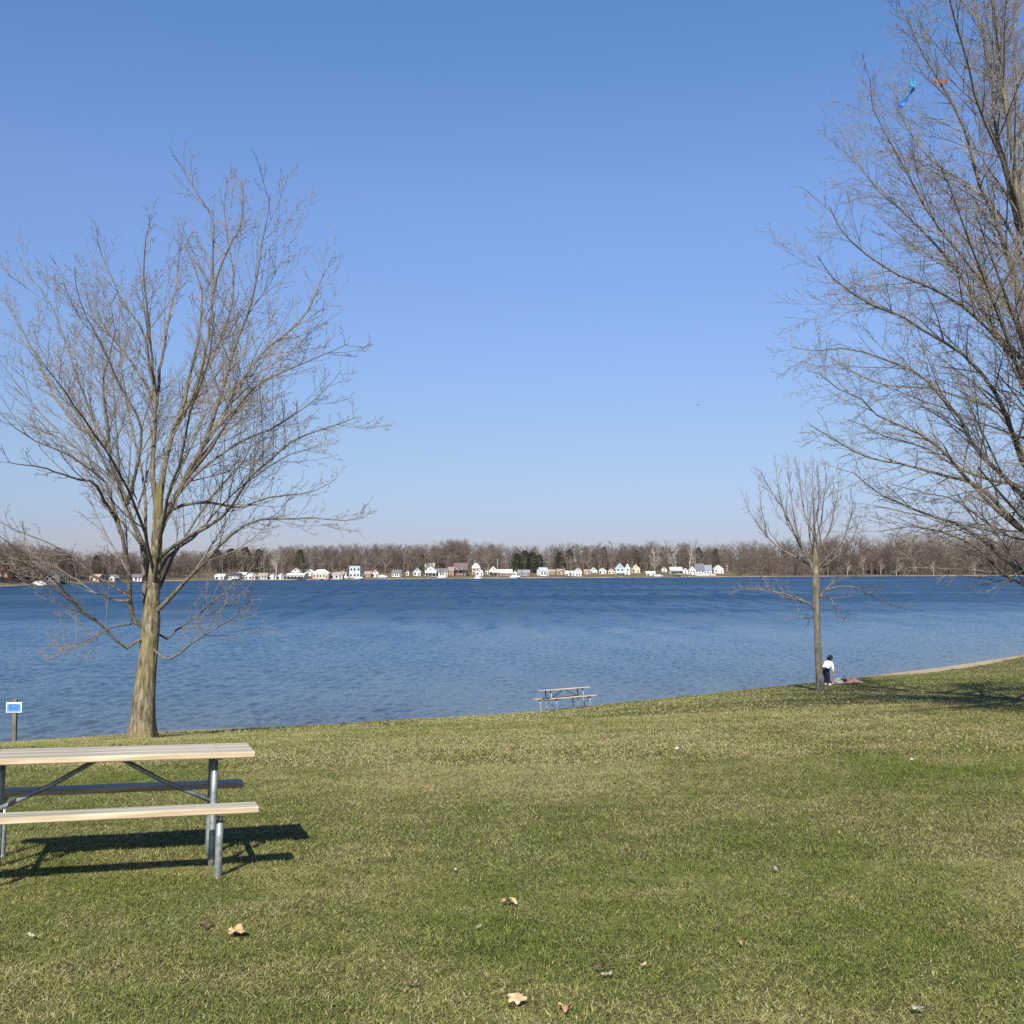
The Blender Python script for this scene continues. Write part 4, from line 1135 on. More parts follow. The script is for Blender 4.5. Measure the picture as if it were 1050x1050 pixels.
def house(x0, x1, yt, yb, typ, wallc, roofc, label, nw=3, roof_frac=None, rz=0.0, deck=None, chim=False, depth=None, name='house', door=True, doorc=None):
    px = (x0 + x1) / 2
    D = float(fdist(px)); k = (yb - HOR) / F
    b = (CAMZ - (WATER + .35) - k * D) / (.075 + k)
    b = min(max(b, 2.0), 58.0)
    Y = D + b
    z0 = float(zfar(px, b)) - 0.3
    W = (x1 - x0) / F * Y
    ztop = CAMZ - (yt - HOR) / F * Y
    H = max(ztop - z0, 3.0)
    dp = depth or min(max(W * .8, 6.0), 10.0)
    X = (px - 525) / F * Y
    root = empty(name, (X, Y + dp / 2, z0), rz)
    tag(root, label, name if name in ('shed',) else 'house')
    rf = roof_frac if roof_frac is not None else {'gf': .42, 'gs': .40, 'hip': .38, 'flat': .06}[typ]
    hw = H * (1 - rf); hr = H * rf
    x, y = W / 2, dp / 2
    wm = paint(wallc); rm = noisy('roof_shingle', tuple(c * .85 for c in roofc), roofc, scale=1.2, rough=.8, spec=.2)
    w_ = MB(); r_ = MB(); ov = 0.35
    if typ == 'gf':      # gable end faces the water
        w_.add([(-x, -y, 0), (x, -y, 0), (x, y, 0), (-x, y, 0), (-x, -y, hw), (x, -y, hw), (x, y, hw), (-x, y, hw), (0, -y, H - .08), (0, y, H - .08)],
               [[0, 1, 5, 8, 4], [2, 3, 7, 9, 6], [1, 2, 6, 5], [3, 0, 4, 7]])
        th = .16
        sl_ = hr / x
        for s in (-1, 1):
            e = (s * (x + ov), hw - ov * sl_)
            r_.add([(0, -y - ov, H), (0, y + ov, H), (e[0], y + ov, e[1]), (e[0], -y - ov, e[1]), (0, -y - ov, H + th), (0, y + ov, H + th), (e[0], y + ov, e[1] + th), (e[0], -y - ov, e[1] + th)],
                   [[4, 5, 6, 7] if s < 0 else [7, 6, 5, 4], [0, 3, 2, 1] if s < 0 else [1, 2, 3, 0], [0, 4, 7, 3], [1, 2, 6, 5], [3, 7, 6, 2], [0, 1, 5, 4]])
    elif typ == 'gs':    # long roof slope faces the water
        w_.add([(-x, -y, 0), (x, -y, 0), (x, y, 0), (-x, y, 0), (-x, -y, hw), (x, -y, hw), (x, y, hw), (-x, y, hw), (-x, 0, H - .08), (x, 0, H - .08)],
               [[0, 1, 5, 4], [2, 3, 7, 6], [1, 2, 6, 9, 5], [3, 0, 4, 8, 7]])
        th = .16; sl_ = hr / y
        for s in (-1, 1):
            e = (s * (y + ov), hw - ov * sl_)
            r_.add([(-x - ov, 0, H), (x + ov, 0, H), (x + ov, e[0], e[1]), (-x - ov, e[0], e[1]), (-x - ov, 0, H + th), (x + ov, 0, H + th), (x + ov, e[0], e[1] + th), (-x - ov, e[0], e[1] + th)],
                   [[4, 7, 6, 5] if s < 0 else [5, 6, 7, 4], [0, 1, 2, 3] if s < 0 else [3, 2, 1, 0], [0, 3, 7, 4], [1, 5, 6, 2], [3, 2, 6, 7], [0, 4, 5, 1]])
    elif typ == 'hip':
        w_.add([(-x, -y, 0), (x, -y, 0), (x, y, 0), (-x, y, 0), (-x, -y, hw), (x, -y, hw), (x, y, hw), (-x, y, hw)],
               [[0, 1, 5, 4], [2, 3, 7, 6], [1, 2, 6, 5], [3, 0, 4, 7], [4, 5, 6, 7]])
        rx = x * .45
        r_.add([(-x - ov, -y - ov, hw - .03), (x + ov, -y - ov, hw - .03), (x + ov, y + ov, hw - .03), (-x - ov, y + ov, hw - .03), (-rx, 0, H), (rx, 0, H)],
               [[0, 1, 5, 4], [1, 2, 5], [2, 3, 4, 5], [3, 0, 4], [3, 2, 1, 0]])
    else:
        w_.box((0, 0, hw / 2), (W, dp, hw))
        r_.box((0, 0, hw + hr / 2 + .05), (W + .5, dp + .5, max(hr, .25)))
    w_.build('wall', wm, root)
    ro = r_.build('roof', rm, root)
    if chim:
        MB().box((x * .3, y * .3, H * .98), (.8, .8, 1.6)).build('chimney', paint((.22, .14, .11)), ro)
    frame = paint((.70, .70, .68) if sum(wallc) < 1.6 else (.55, .56, .57))
    floors = 2 if hw > 4.2 else 1
    for fl in range(floors):
        zc = hw * ((fl + .55) / floors)
        for i in range(nw):
            cx = -x + W * (i + .5 + (0.12 * ((i + fl) % 2) - .06)) / nw
            ww = min(1.6, W / nw * .55); wh = min(1.5, hw / floors * .5)
            if door and fl == 0 and i == nw - 1:
                d = MB().box((cx, -y - .03, 1.05 + .3), (1.0, .08, 2.1)).build('door', paint(doorc or (.20, .12, .09)), root)
                continue
            wo = MB().box((cx, -y - .03, zc), (ww, .06, wh)).build('window', GLASS, root)
            fm = MB(); t_ = .13
            fm.box((cx, -y - .04, zc + wh / 2 + t_ / 2), (ww + 2 * t_, .08, t_)).box((cx, -y - .04, zc - wh / 2 - t_ / 2), (ww + 2 * t_, .08, t_))
            fm.box((cx - ww / 2 - t_ / 2, -y - .04, zc), (t_, .08, wh)).box((cx + ww / 2 + t_ / 2, -y - .04, zc), (t_, .08, wh))
            fm.build('frame', frame, wo)
    if typ == 'gf' and hr > 1.6:
        MB().box((0, -y - .03, hw + hr * .35), (.9, .06, .9)).build('window', GLASS, root)
    if deck:
        dz = deck[0] * H; dd = 2.6
        m_ = MB().box((0, -y - dd / 2 - .02, dz), (W * .96, dd, .22))
        for i in range(4):
            m_.box((-x * .9 + 1.8 * x * i / 3, -y - dd + .2, dz / 2), (.2, .2, dz))
        m_.build('deck', paint(deck[1]), root)
        rl = MB().box((0, -y - dd + .05, dz + 1.0), (W * .96, .1, .12))
        for i in range(9):
            rl.box((-x * .94 + 1.88 * x * i / 8, -y - dd + .05, dz + .55), (.08, .08, .85))
        rl.build('railing', paint(deck[1]), root)
    return root


HS = [
    # near bend of the far shore, behind the maple branches
    dict(a=(-2, 13, 581, 591.5, 'gs', (.26, .13, .09), (.20, .10, .075)), l='rust brown lakeside house at the edge behind maple branches', nw=3),
    dict(a=(18, 27, 584.5, 593, 'gs', (.055, .04, .055), (.05, .045, .055)), l='dark purplish shed beside the rust brown house', nw=2, name='shed'),
    dict(a=(47, 62, 586, 596.5, 'gf', (.15, .18, .22), (.10, .11, .13)), l='dark blue grey house with a bright white window', nw=3),
    dict(a=(93, 102, 590, 595.5, 'gs', (.55, .46, .34), (.42, .33, .23)), l='low tan cottage between the maple branches at the water', nw=2),
    dict(a=(113, 118, 591, 595.5, 'gf', (.58, .54, .46), R_LGREY), l='tiny pale shed close beside the maple trunk', nw=1, name='shed', door=False),
    dict(a=(134, 146, 589, 595.5, 'gs', WHITE, R_GREY), l='white house partly hidden behind the maple trunk', nw=3),
    dict(a=(221, 230, 590.5, 594, 'gs', WHITE, R_WHITE), l='low white building past the maple trunk', nw=2),
    # town, from the maple onwards
    dict(a=(236, 246, 587.5, 594.5, 'gs', (.32, .33, .35), R_DARK), l='grey cottage with dark roof and white dock in front of pines', nw=3, deck=(.22, WHITE)),
    dict(a=(243, 252, 587.5, 592, 'gs', WHITE, R_WHITE), l='white roofed trailer between the grey and pale green cottages', nw=2),
    dict(a=(251.5, 262, 587.5, 596, 'gf', WHITE, (.46, .55, .42)), l='white cottage with pale green gable roof at the water', nw=3),
    dict(a=(265, 274, 588, 595.5, 'gs', (.66, .60, .50), R_TAN), l='beige cottage with tan roof', nw=3, chim=True),
    dict(a=(275, 283.5, 588.5, 595.5, 'gf', WHITE, R_LGREY), l='white cottage with grey gable next to the beige cottage', nw=2),
    dict(a=(284.5, 291, 588, 595.5, 'gf', WHITE, R_LGREY), l='narrow white two storey cottage beside the big deck house', nw=2),
    dict(a=(299, 308, 582.5, 590, 'gf', WHITE, R_TAN), l='tall white gabled upper house behind the white deck house', nw=2),
    dict(a=(294.5, 312, 588, 595, 'gs', WHITE, R_WHITE), l='big white house with a deck coloured dark for shade', nw=5, deck=(.42, (.14, .10, .08)), roof_frac=.3),  # dark deck colour stands in for the shade beneath it
    dict(a=(313.5, 322, 584, 590.5, 'gf', WHITE, R_WHITE), l='white gabled house uphill beside the single pine', nw=2),
    dict(a=(321, 337, 584, 594.5, 'hip', (.56, .41, .27), R_WHITE), l='tan house with bright white hipped roof', nw=5),
    dict(a=(347, 355.5, 585, 591, 'gf', WHITE, R_TAN), l='white gabled house peeking over the mauve roof', nw=2),
    dict(a=(339, 351.5, 586.5, 593.5, 'hip', (.50, .44, .42), (.36, .28, .28)), l='house with mauve hipped roof beside the tan house', nw=3),
    dict(a=(358.5, 369.5, 580.5, 592.5, 'flat', (.44, .47, .50), (.50, .52, .53)), l='square grey two storey house with dark windows', nw=3, door=False),
    dict(a=(374, 380.5, 586, 592, 'gs', (.34, .24, .16), R_TAN), l='small brown house next to the square grey house', nw=2),
    dict(a=(381, 388.5, 584, 592, 'gf', (.62, .52, .48), (.28, .17, .14)), l='pinkish house with red brown gable', nw=2),
    dict(a=(402, 411.5, 584.5, 591.5, 'gs', CREAM, R_GREY), l='cream cottage with grey roof and window band', nw=4),
    dict(a=(416.5, 419.5, 584, 590, 'gf', CREAM, R_TAN), l='tiny cream shed beside the cream cottage', nw=1, name='shed', door=False),
    dict(a=(424, 431.5, 582.5, 590.5, 'gf', (.54, .55, .57), R_LGREY), l='light grey gabled house with pine at its side', nw=2),
    dict(a=(435.5, 445.5, 577.5, 585.5, 'gs', CREAM, (.46, .42, .34)), l='cream upper house above the large white gable', nw=3),
    dict(a=(436, 447.5, 581, 591, 'gf', WHITE, R_WHITE), l='large white gabled house with grey deck', nw=3, deck=(.38, (.36, .36, .36))),
    dict(a=(447.5, 459, 583, 591, 'gs', WHITE, R_GREY), l='white house with grey roof beside the large white gable', nw=4),
    dict(a=(460, 465.5, 581.5, 590, 'gs', (.30, .19, .16), (.30, .21, .18)), l='narrow red brown house beside the dark balcony house', nw=1),
    dict(a=(465.5, 479.5, 577.5, 590, 'gs', BROWN, (.16, .11, .10)), l='long dark brown house with two balconies', nw=5, deck=(.46, (.18, .12, .10)), roof_frac=.3),
    dict(a=(484, 492, 578, 589, 'hip', (.46, .25, .19), R_WHITE), l='pink brick house with white hipped roof', nw=2),
    dict(a=(488, 495.5, 582.5, 590.5, 'gf', (.66, .66, .66), (.20, .20, .21)), l='white house with dark gable in front of the brick house', nw=2),
    dict(a=(497.5, 500.5, 583, 588.5, 'gf', WHITE, R_LGREY), l='tiny white shed beside the brick house', nw=1, name='shed', door=False),
    dict(a=(501.5, 510, 580.5, 590.5, 'gf', CREAM, (.58, .54, .44)), l='cream gabled house with dark deck beside the flagpole', nw=2, deck=(.35, (.07, .06, .06))),
    dict(a=(511, 525, 584, 590.5, 'gs', (.22, .10, .08), (.62, .59, .54)), l='long brown house with whitish roof', nw=5, roof_frac=.5),
    dict(a=(526, 530, 585, 590, 'gf', WHITE, R_LGREY), l='small white shed at the end of the brown house', nw=1, name='shed', door=False),
    dict(a=(531, 543, 584.5, 590.5, 'gs', (.20, .21, .23), (.26, .27, .29)), l='low dark grey house in front of the pine clump', nw=4),
    dict(a=(552, 561, 582, 590.5, 'gs', (.62, .65, .66), (.40, .44, .46)), l='pale house with tilted metal roof beside the pine clump', nw=3, rz=.5),
    dict(a=(563, 569, 584, 589, 'gs', (.32, .24, .20), R_TAN), l='small brown house past the tilted metal roof', nw=2),
    dict(a=(571, 579, 583.5, 589, 'gs', (.46, .36, .27), (.30, .24, .21)), l='tan house with brown roof before the long white house', nw=2),
    dict(a=(590, 595.5, 582, 587, 'gf', (.66, .67, .70), R_LGREY), l='pale grey upper house behind the long white house', nw=1),
    dict(a=(580, 596, 585.5, 590.5, 'gs', WHITE, R_WHITE), l='long low white house with white roof', nw=5, roof_frac=.45),
    dict(a=(599, 604.5, 584, 588.8, 'gs', (.58, .45, .40), R_TAN), l='little pinkish house beside the long white house', nw=2),
    dict(a=(605, 612, 582, 588.8, 'gf', (.60, .62, .62), R_WHITE), l='grey fronted house with white gable trim', nw=2, deck=(.3, WHITE)),
    dict(a=(614, 621.5, 582, 588.5, 'gf', WHITE, R_LGREY), l='white gabled house before the peach cottage', nw=2),
    dict(a=(623.5, 630, 583, 588.5, 'gf', (.68, .50, .36), (.56, .42, .32)), l='small peach gabled cottage beside the tall blue house', nw=2),
    dict(a=(640.5, 646, 577.5, 589, 'gf', WHITE, R_GREY), l='narrow white gabled house attached behind the tall blue house', nw=1),
    dict(a=(631, 640.5, 577.8, 589.5, 'gf', (.34, .43, .50), (.62, .64, .66)), l='tall blue grey gabled house with white roof trim', nw=2, deck=(.2, WHITE)),
    dict(a=(647.5, 656, 579, 587.5, 'gf', (.70, .54, .38), (.56, .44, .34)), l='tall peach house beside a dark pine', nw=2, chim=True),
    dict(a=(662.5, 671.5, 586, 590, 'gs', WHITE, R_WHITE), l='low white boathouse under the white sycamore', nw=2, doorc=(.03, .03, .03)),
    dict(a=(678.5, 683.5, 581.5, 586.5, 'gf', WHITE, R_LGREY), l='small white upper house past the sycamore', nw=1),
    dict(a=(687, 699.5, 581.5, 588.5, 'gs', WHITE, (.46, .46, .45)), l='long white house with grey roof on two levels', nw=5, deck=(.45, (.30, .29, .28))),
    dict(a=(700.5, 705.5, 583, 588.5, 'gf', WHITE, R_WHITE), l='little white gabled shed beside the long grey roofed house', nw=1, name='shed'),
    dict(a=(706.5, 713, 580.5, 589.5, 'gf', WHITE, R_LGREY), l='narrow white gable house beside the dark roofed house', nw=2),
    dict(a=(712.5, 722, 578, 589.5, 'gs', WHITE, (.13, .14, .16)), l='white house with large dark slate roof', nw=3, roof_frac=.55),
    dict(a=(721.5, 729.5, 579.5, 589.5, 'gs', WHITE, (.22, .24, .27)), l='white house with blue grey roof next to the slate roof', nw=3, roof_frac=.5),
    dict(a=(732, 741.5, 579.5, 587.8, 'gf', (.78, .75, .62), (.60, .57, .48)), l='cream white gabled house at the end of the row', nw=2),
    dict(a=(743, 746, 577, 581.5, 'gf', (.60, .48, .45), R_TAN), l='tiny pink upper house above the end of the row', nw=1, name='shed', door=False),
]
for h in HS:
    a = h['a']
    kw = {k: v for k, v in h.items() if k not in ('a', 'l')}
    house(*a, h['l'], **kw)


# boats, docks, flagpole on the far shore
def boat(px, b, L, label, hullc, coverc=None, rz=0.0):
    p = far_pt(px, max(b, 0.0)); Y = fdist(px) + b
    z = WATER + .1 if b < 0 else p[2] + .2
    root = empty('boat', ((px - 525) / F * Y, Y, z), rz)
    tag(root, label, 'boat')
    n = 9; V = []; Fc = []
    for i in range(n):
        t = i / (n - 1); x = -L / 2 + L * t
        wv = (L * .16) * (1 - max(0, (t - .45) / .55) ** 2.2) + .02
        kz = -.25 + .35 * max(0, (t - .6) / .4) ** 2
        sh = .75 + .25 * t
        V += [(x, -wv, sh), (x, -wv * .75, kz + .15), (x, 0, kz), (x, wv * .75, kz + .15), (x, wv, sh)]
    for i in range(n - 1):
        for j in range(4):
            Fc.append([i * 5 + j, (i + 1) * 5 + j, (i + 1) * 5 + j + 1, i * 5 + j + 1])
    Fc.append([0, 1, 2, 3, 4])
    MB().add(V, Fc).build('hull', paint(hullc, .4), root)
    m_ = MB()
    m_.add([(-L * .42, -L * .13, .8), (L * .25, -L * .12, .95), (L * .25, L * .12, .95), (-L * .42, L * .13, .8), (-L * .3, 0, 1.35), (L * .1, 0, 1.55)],
           [[0, 1, 5, 4], [1, 2, 5], [2, 3, 4, 5], [3, 0, 4], [3, 2, 1, 0]])
    m_.build('cover', paint(coverc or hullc, .6), root)


boat(42, -1.0, 6.0, 'white covered boat moored below the rust brown house', WHITE, WHITE)
boat(352, 2.5, 6.2, 'white covered boat on shore before the mauve roofed house', WHITE, R_WHITE)
boat(392.5, 8, 5.8, 'white covered boat parked between pinkish house and cream cottage', WHITE, WHITE)
boat(453, 3, 5.5, 'white boat on shore before the white house with grey roof', WHITE, (.6, .6, .6))
boat(490, -1, 4.5, 'small white boat in front of the brick house', WHITE, WHITE)
boat(528, 1.5, 7.0, 'long white boat on shore near the low dark grey house', WHITE, WHITE)
boat(368, 1.0, 5.0, 'white boat below the square grey house', WHITE, R_LGREY)
boat(675, 2, 6.5, 'pale blue covered boat beside the low white boathouse', (.45, .52, .60), (.52, .58, .66))
boat(694, 1.5, 6.0, 'dark boat before the long grey roofed house', (.05, .05, .06), (.10, .10, .11))


def dock(px, L, label, c):
    Y = fdist(px)
    root = empty('dock', ((px - 525) / F * Y, Y - L / 2 + 2, WATER), 0)
    tag(root, label, 'dock')
    MB().box((0, 0, .5), (2.0, L, .16)).build('walkway', paint(c), root)
    for i in range(5):
        for s in (-.95, .95):
            MB().tube([(s, -L / 2 + .3 + (L - .6) * i / 4, -.6), (s, -L / 2 + .3 + (L - .6) * i / 4, .9)], .08, 6).build('post', paint((.3, .28, .25)), root)


dock(240, 10, 'white dock in front of the grey cottage', WHITE)
dock(330, 9, 'pale dock in front of the tan house', (.5, .45, .38))
dock(441, 9, 'grey dock in front of the large white gable', (.5, .5, .5))
dock(636, 8, 'white dock in front of the tall blue house', WHITE)
dock(705, 10, 'white dock in front of the little white shed', WHITE)


def fence(px0, px1, b, h, label, c):
    P0, P1 = far_pt(px0, b), far_pt(px1, b)
    mid = (P0 + P1) / 2
    d = P1 - P0; L = float(np.hypot(d[0], d[1])); rz = math.atan2(d[1], d[0])
    root = empty('fence', tuple(mid), rz); tag(root, label, 'fence')
    n = int(L / 2.5)
    MB().box((0, 0, h * .5), (L, .06, h * .9)).build('panel', paint(c), root)
    for i in range(n + 1):
        MB().box((-L / 2 + L * i / n, -.05, h * .5), (.14, .14, h)).build('post', paint(c), root)


fence(713, 733, 9, 1.5, 'low white waterside fence before the slate roofed house', WHITE)
p = far_pt(510.3, 12)
root = empty('flagpole', tuple(p)); tag(root, 'white flagpole beside the cream gabled house with dark deck', 'flagpole')
MB().tube([(0, 0, 0), (0, 0, 6), (0, 0, 12)], [.14, .11, .07], 8).build('pole', paint(WHITE), root)
MB().tube([(0, 0, 11.95), (0, 0, 12.1), (0, 0, 12.25)], [.05, .14, .04], 8).build('finial', paint((.6, .5, .2)), root)

# ------------------------------------------------------------------ picnic tables
WTOP = noisy('weathered_plank', (0.19, 0.175, 0.14), (0.53, 0.49, 0.385), scale=7.0, rough=0.8, spec=0.2, stretch=(0.2, 4.5, 4.5), bump=0.35, detail=6, bdist=.004, mid=(0.39, 0.36, 0.28))
WEDGE = noisy('cut_plank', (0.31, 0.23, 0.135), (0.57, 0.465, 0.315), scale=8.0, rough=0.75, spec=0.2, stretch=(0.3, 3.5, 4.0), bump=0.25, detail=6, bdist=.004)
GALV = noisy('galvanised_pipe', (0.20, 0.225, 0.22), (0.38, 0.41, 0.39), scale=26.0, rough=0.48, metal=0.55, spec=0.5, detail=5)
GBOLT = noisy('bolt_steel', (0.12, 0.12, 0.12), (0.25, 0.25, 0.25), scale=30, rough=.5, metal=.8)


def plank(L, wd, th, c, parent, name, seed):
    m_ = MB().box((0, 0, 0), (L, wd, th), mi=1, bev=.006, topmi=0)
    o = m_.build(name, [WTOP, WEDGE], parent)
    o.location = c
    return o


def make_table():
    root = empty('picnic_table')
    L = 1.96
    for i, y in enumerate((-.248, 0, .248)):
        plank(L, .236, .04, (0, y, .742), root, 'tabletop_plank', i)
    for s in (-1, 1):
        seat = plank(L, .24, .04, (0, s * .66, .432), root, 'seat', 3 + s)
    for sx in (-1, 1):
        x = sx * .735
        fr = MB()
        fr.tube([(x, -.70, .385), (x, -.4, .385), (x, 0, .385), (x, .4, .385), (x, .70, .385)], .021, 12)   # seat arm
        fr.box((x, 0, .712), (.045, .50, .018))
        fr.build('seat_arm', GALV, root, smooth=False)
        for s in (-1, 1):
            MB().tube([(x - sx * .022, s * .20, .705), (x - sx * .022, s * .22, .5), (x - sx * .022, s * .225, .30), (x - sx * .022, s * .235, .12), (x - sx * .022, s * .24, -.02)], .0235, 14).build('upright', GALV, root, smooth=True)
            leg = MB().tube([(x + sx * .0, s * .66, .362), (x, s * .665, .25), (x, s * .66, .12), (x, s * .645, .02), (x, s * .64, -.02)], .0245, 14).build('leg', GALV, root, smooth=True)
            br = MB().box((x, s * .66, .408), (.05, .22, .008)).box((x, s * .66, .39), (.008, .2, .032))
            br.build('seat_bracket', GBOLT, root)
            MB().tube([(x, s * .64, -.03), (x, s * .64, -.015), (x, s * .64, .006)], [.033, .033, .028], 14).build('foot_cap', GALV, leg, smooth=False)
        MB().tube([(x - sx * .03, 0, .40), (sx * .36, 0, .55), (sx * .07, 0, .712)], .0165, 10).build('brace', GALV, root, smooth=True)
    for sx in (-1, 1):
        for y in (-.30, -.2, -.05, .05, .2, .30):
            MB().tube([(sx * .735, y, .760), (sx * .735, y, .7645)], [.007, .004], 8).build('bolt', GBOLT, root)
    return root


t1 = make_table()
tc_ = np.array([-2.86, 7.475])
th1 = math.radians(18.5)
zs = float(np.mean([gz(tc_[0] + math.cos(th1) * a - math.sin(th1) * b, tc_[1] + math.sin(th1) * a + math.cos(th1) * b) for a in (-.65, .65) for b in (-.65, .65)]))
t1.scale = (1, 1, 1.035)
t1.location = (tc_[0], tc_[1], zs + .012); t1.rotation_euler = (0, 0, th1)
# lean with the lawn
def lean(o, c, th):
    e = .6
    gx = (gz(c[0] + math.cos(th) * e, c[1] + math.sin(th) * e) - gz(c[0] - math.cos(th) * e, c[1] - math.sin(th) * e)) / (2 * e)
    gy = (gz(c[0] - math.sin(th) * e, c[1] + math.cos(th) * e) - gz(c[0] + math.sin(th) * e, c[1] - math.cos(th) * e)) / (2 * e)
    M = Matrix.Rotation(th, 4, 'Z') @ Matrix.Rotation(-math.atan(gx) * .9, 4, 'Y') @ Matrix.Rotation(math.atan(gy) * .9, 4, 'X')
    o.rotation_euler = M.to_euler()
lean(t1, tc_, th1)
tag(t1, 'large nearby wooden picnic table with galvanised pipe legs and shaded far bench', 'picnic table', 'park picnic tables')

g2 = ground_hit(581, 727.5)
c2 = np.array([at(580, 720, g2[1] + .3)[0], g2[1] + .3])
t2 = copy_tree(t1)
th2 = math.radians(27)
t2.scale = (.96, .96, 1.0)
t2.location = (c2[0], c2[1], float(gz(*c2)) + .01); lean(t2, c2, th2)
t2['label'] = 'small distant picnic table standing alone at the water edge of the lawn'
print('tables', c2)

# ------------------------------------------------------------------ sign at the bank
sp = on_plane(14.5, 768, WATER + .05)
root = empty('park_sign', (sp[0], sp[1], WATER - .05))
tag(root, 'blue notice sign with white border on a wooden post at the waterline', 'sign')
SY_ = sp[1]
top = at(15.5, 717, SY_)[2] - (WATER - .05)
postm = noisy('post_wood', (.10, .08, .06), (.24, .20, .15), scale=9, rough=.9, stretch=(1, 1, .2), bump=.4)
MB().box((0, 0, top / 2 - .2), (.115, .115, top + .4), bev=.01).build('post', postm, root)
zb0, zb1 = at(15, 730.3, SY_)[2] - (WATER - .05), at(15, 719.8, SY_)[2] - (WATER - .05)
zc, hh = (zb0 + zb1) / 2, zb1 - zb0
wd = 16 * SY_ / F
brd = MB().box((-.0, -.075, zc), (wd, .03, hh), bev=.004).build('board', paint((.66, .72, .78), .5), root)
MB().box((0, -.094, zc - .01), (wd * .86, .006, hh * .74)).build('panel', paint((.10, .30, .62), .5), brd)
lt = MB()
lines = [(.30, [.2, .16, .1]), (.16, [.3, .12, .22]), (.04, [.26, .3]), (-.09, [.16, .28, .14]), (-.22, [.3, .18])]
for zf, ws in lines:
    tot = sum(ws) + .05 * (len(ws) - 1); xx = -tot / 2
    for wl in ws:
        lt.box(((xx + wl / 2) * wd, -.0985, zc + zf * hh * 1.1), (wl * wd, .003, hh * .06)); xx += wl + .05
lt.build('lettering', paint((.02, .05, .16), .6), brd)

# ------------------------------------------------------------------ litter and leaves
def leaf(px, py, size, c1, c2, label, seed, curl=.35, lobes=True, cat='leaf', name='dry_leaf'):
    rng = np.random.default_rng(seed)
    size *= 1.45
    p = ground_hit(px, py)
    n = 30
    a = np.linspace(0, 2 * PI, n, endpoint=False)
    if lobes:   # maple outline
        r = .52 + .30 * np.abs(np.cos(2.5 * (a - PI / 2))) ** 1.2 + .16 * np.cos(a - PI / 2) + rng.normal(0, .035, n)
        r *= np.where(np.abs((a - 3 * PI / 2)) < .35, .6, 1)
    else:
        r = .45 + .28 * np.cos(2 * a) + rng.normal(0, .04, n)
    V = [(0, 0, 0)]; Fc = []
    rings = 4
    for k in range(1, rings + 1):
        f = k / rings
        for i in range(n):
            rr_ = r[i] * f if k == rings else (r.mean() * .7 * f * .6 + r[i] * f * .4)
            x, y = math.cos(a[i]) * rr_, math.sin(a[i]) * rr_
            z = curl * (x * x * .9 - .5 * y * y + .25 * math.sin(5 * a[i] + seed) * f * f + .2 * y)
            V.append((x, y, z))
    for i in range(n):
        Fc.append([0, 1 + i, 1 + (i + 1) % n])
        for k in range(rings - 1):
            b_ = 1 + k * n
            Fc.append([b_ + i, b_ + n + i, b_ + n + (i + 1) % n, b_ + (i + 1) % n])
    V = np.array(V) * size
    V = np.concatenate([V, V - np.array([0, 0, .0012])]); m0 = len(V) // 2
    Fc += [[m0 + j for j in reversed(f)] for f in Fc[:]]
    bl = MB(); bl.add(V, Fc, 0)
    o = bl.build(name, noisy('leaf_tissue', c1, c2, scale=30, rough=.75, spec=.25), None)
    o.location = (p[0], p[1], p[2] + .038)
    o.rotation_euler = (rng.uniform(-.1, .45), rng.uniform(-.3, .3), rng.uniform(0, 6.28))
    tag(o, label, cat, 'fallen leaves on the grass')
    if lobes:
        MB().tube([(0, -.3 * size, 0), (0.02 * size, -.75 * size, .08 * size), (.1 * size, -1.05 * size, .12 * size)], .0018, 5).build('stalk', paint((.25, .16, .08)), o)
    return o


T1, T2 = (.36, .23, .11), (.54, .38, .20)
D1, D2 = (.07, .04, .03), (.16, .09, .07)
leaf(241, 962, .045, T1, T2, 'tan curled maple leaf lying below the picnic table', 1)
leaf(210, 955, .032, D1, D2, 'dark brown crumpled leaf just beside the tan curled leaf', 2, lobes=False, curl=.8)
leaf(521, 930, .040, (.42, .28, .14), (.60, .44, .25), 'bright tan leaf standing on edge in the middle of the lawn', 3, curl=.7)
leaf(529, 1034, .036, T1, (.70, .50, .28), 'pale tan maple leaf at the bottom edge of the lawn', 4, curl=.2)
leaf(118, 996, .024, (.25, .14, .10), (.38, .23, .17), 'small reddish brown leaf on the grass below the table shadow', 5, lobes=False)
leaf(614, 1000, .030, D1, (.20, .11, .08), 'dark leaf touching a small grey leaf near the bottom', 6, lobes=False, curl=.7)
leaf(622, 1007, .024, (.20, .165, .14), (.31, .26, .22), 'small grey leaf touching the dark leaf near the bottom', 7, lobes=False)
leaf(660, 997, .016, (.40, .27, .16), (.55, .38, .24), 'tiny tan leaf past the dark and grey leaf pair', 8, lobes=False)
leaf(580, 1041, .026, (.34, .19, .10), (.50, .30, .17), 'orange brown torn leaf beside the pale tan leaf', 9, curl=.8)
leaf(942, 1043, .028, (.24, .22, .19), (.36, .33, .29), 'silvery grey leaf in the far lower corner of the lawn', 10, lobes=False)
leaf(491, 957, .018, (.19, .17, .145), (.29, .26, .22), 'small grey leaf below the bright tan leaf', 11, lobes=False)
leaf(796, 897, .026, (.20, .17, .145), (.32, .275, .235), 'grey brown leaf alone on the lawn below the slender tree', 12, lobes=False)
leaf(423, 1016, .034, (.16, .10, .08), (.30, .22, .17), 'brown leaf in a worn patch left of the pale tan leaf'.replace(' left of', ' near'), 13, lobes=False, curl=.5)
leaf(32, 966, .020, (.27, .22, .165), (.40, .33, .25), 'pale small leaf under the picnic table end', 14, lobes=False)
leaf(760, 975, .018, (.3, .18, .1), (.42, .27, .17), 'little brown leaf on the green part of the lawn', 15, lobes=False)


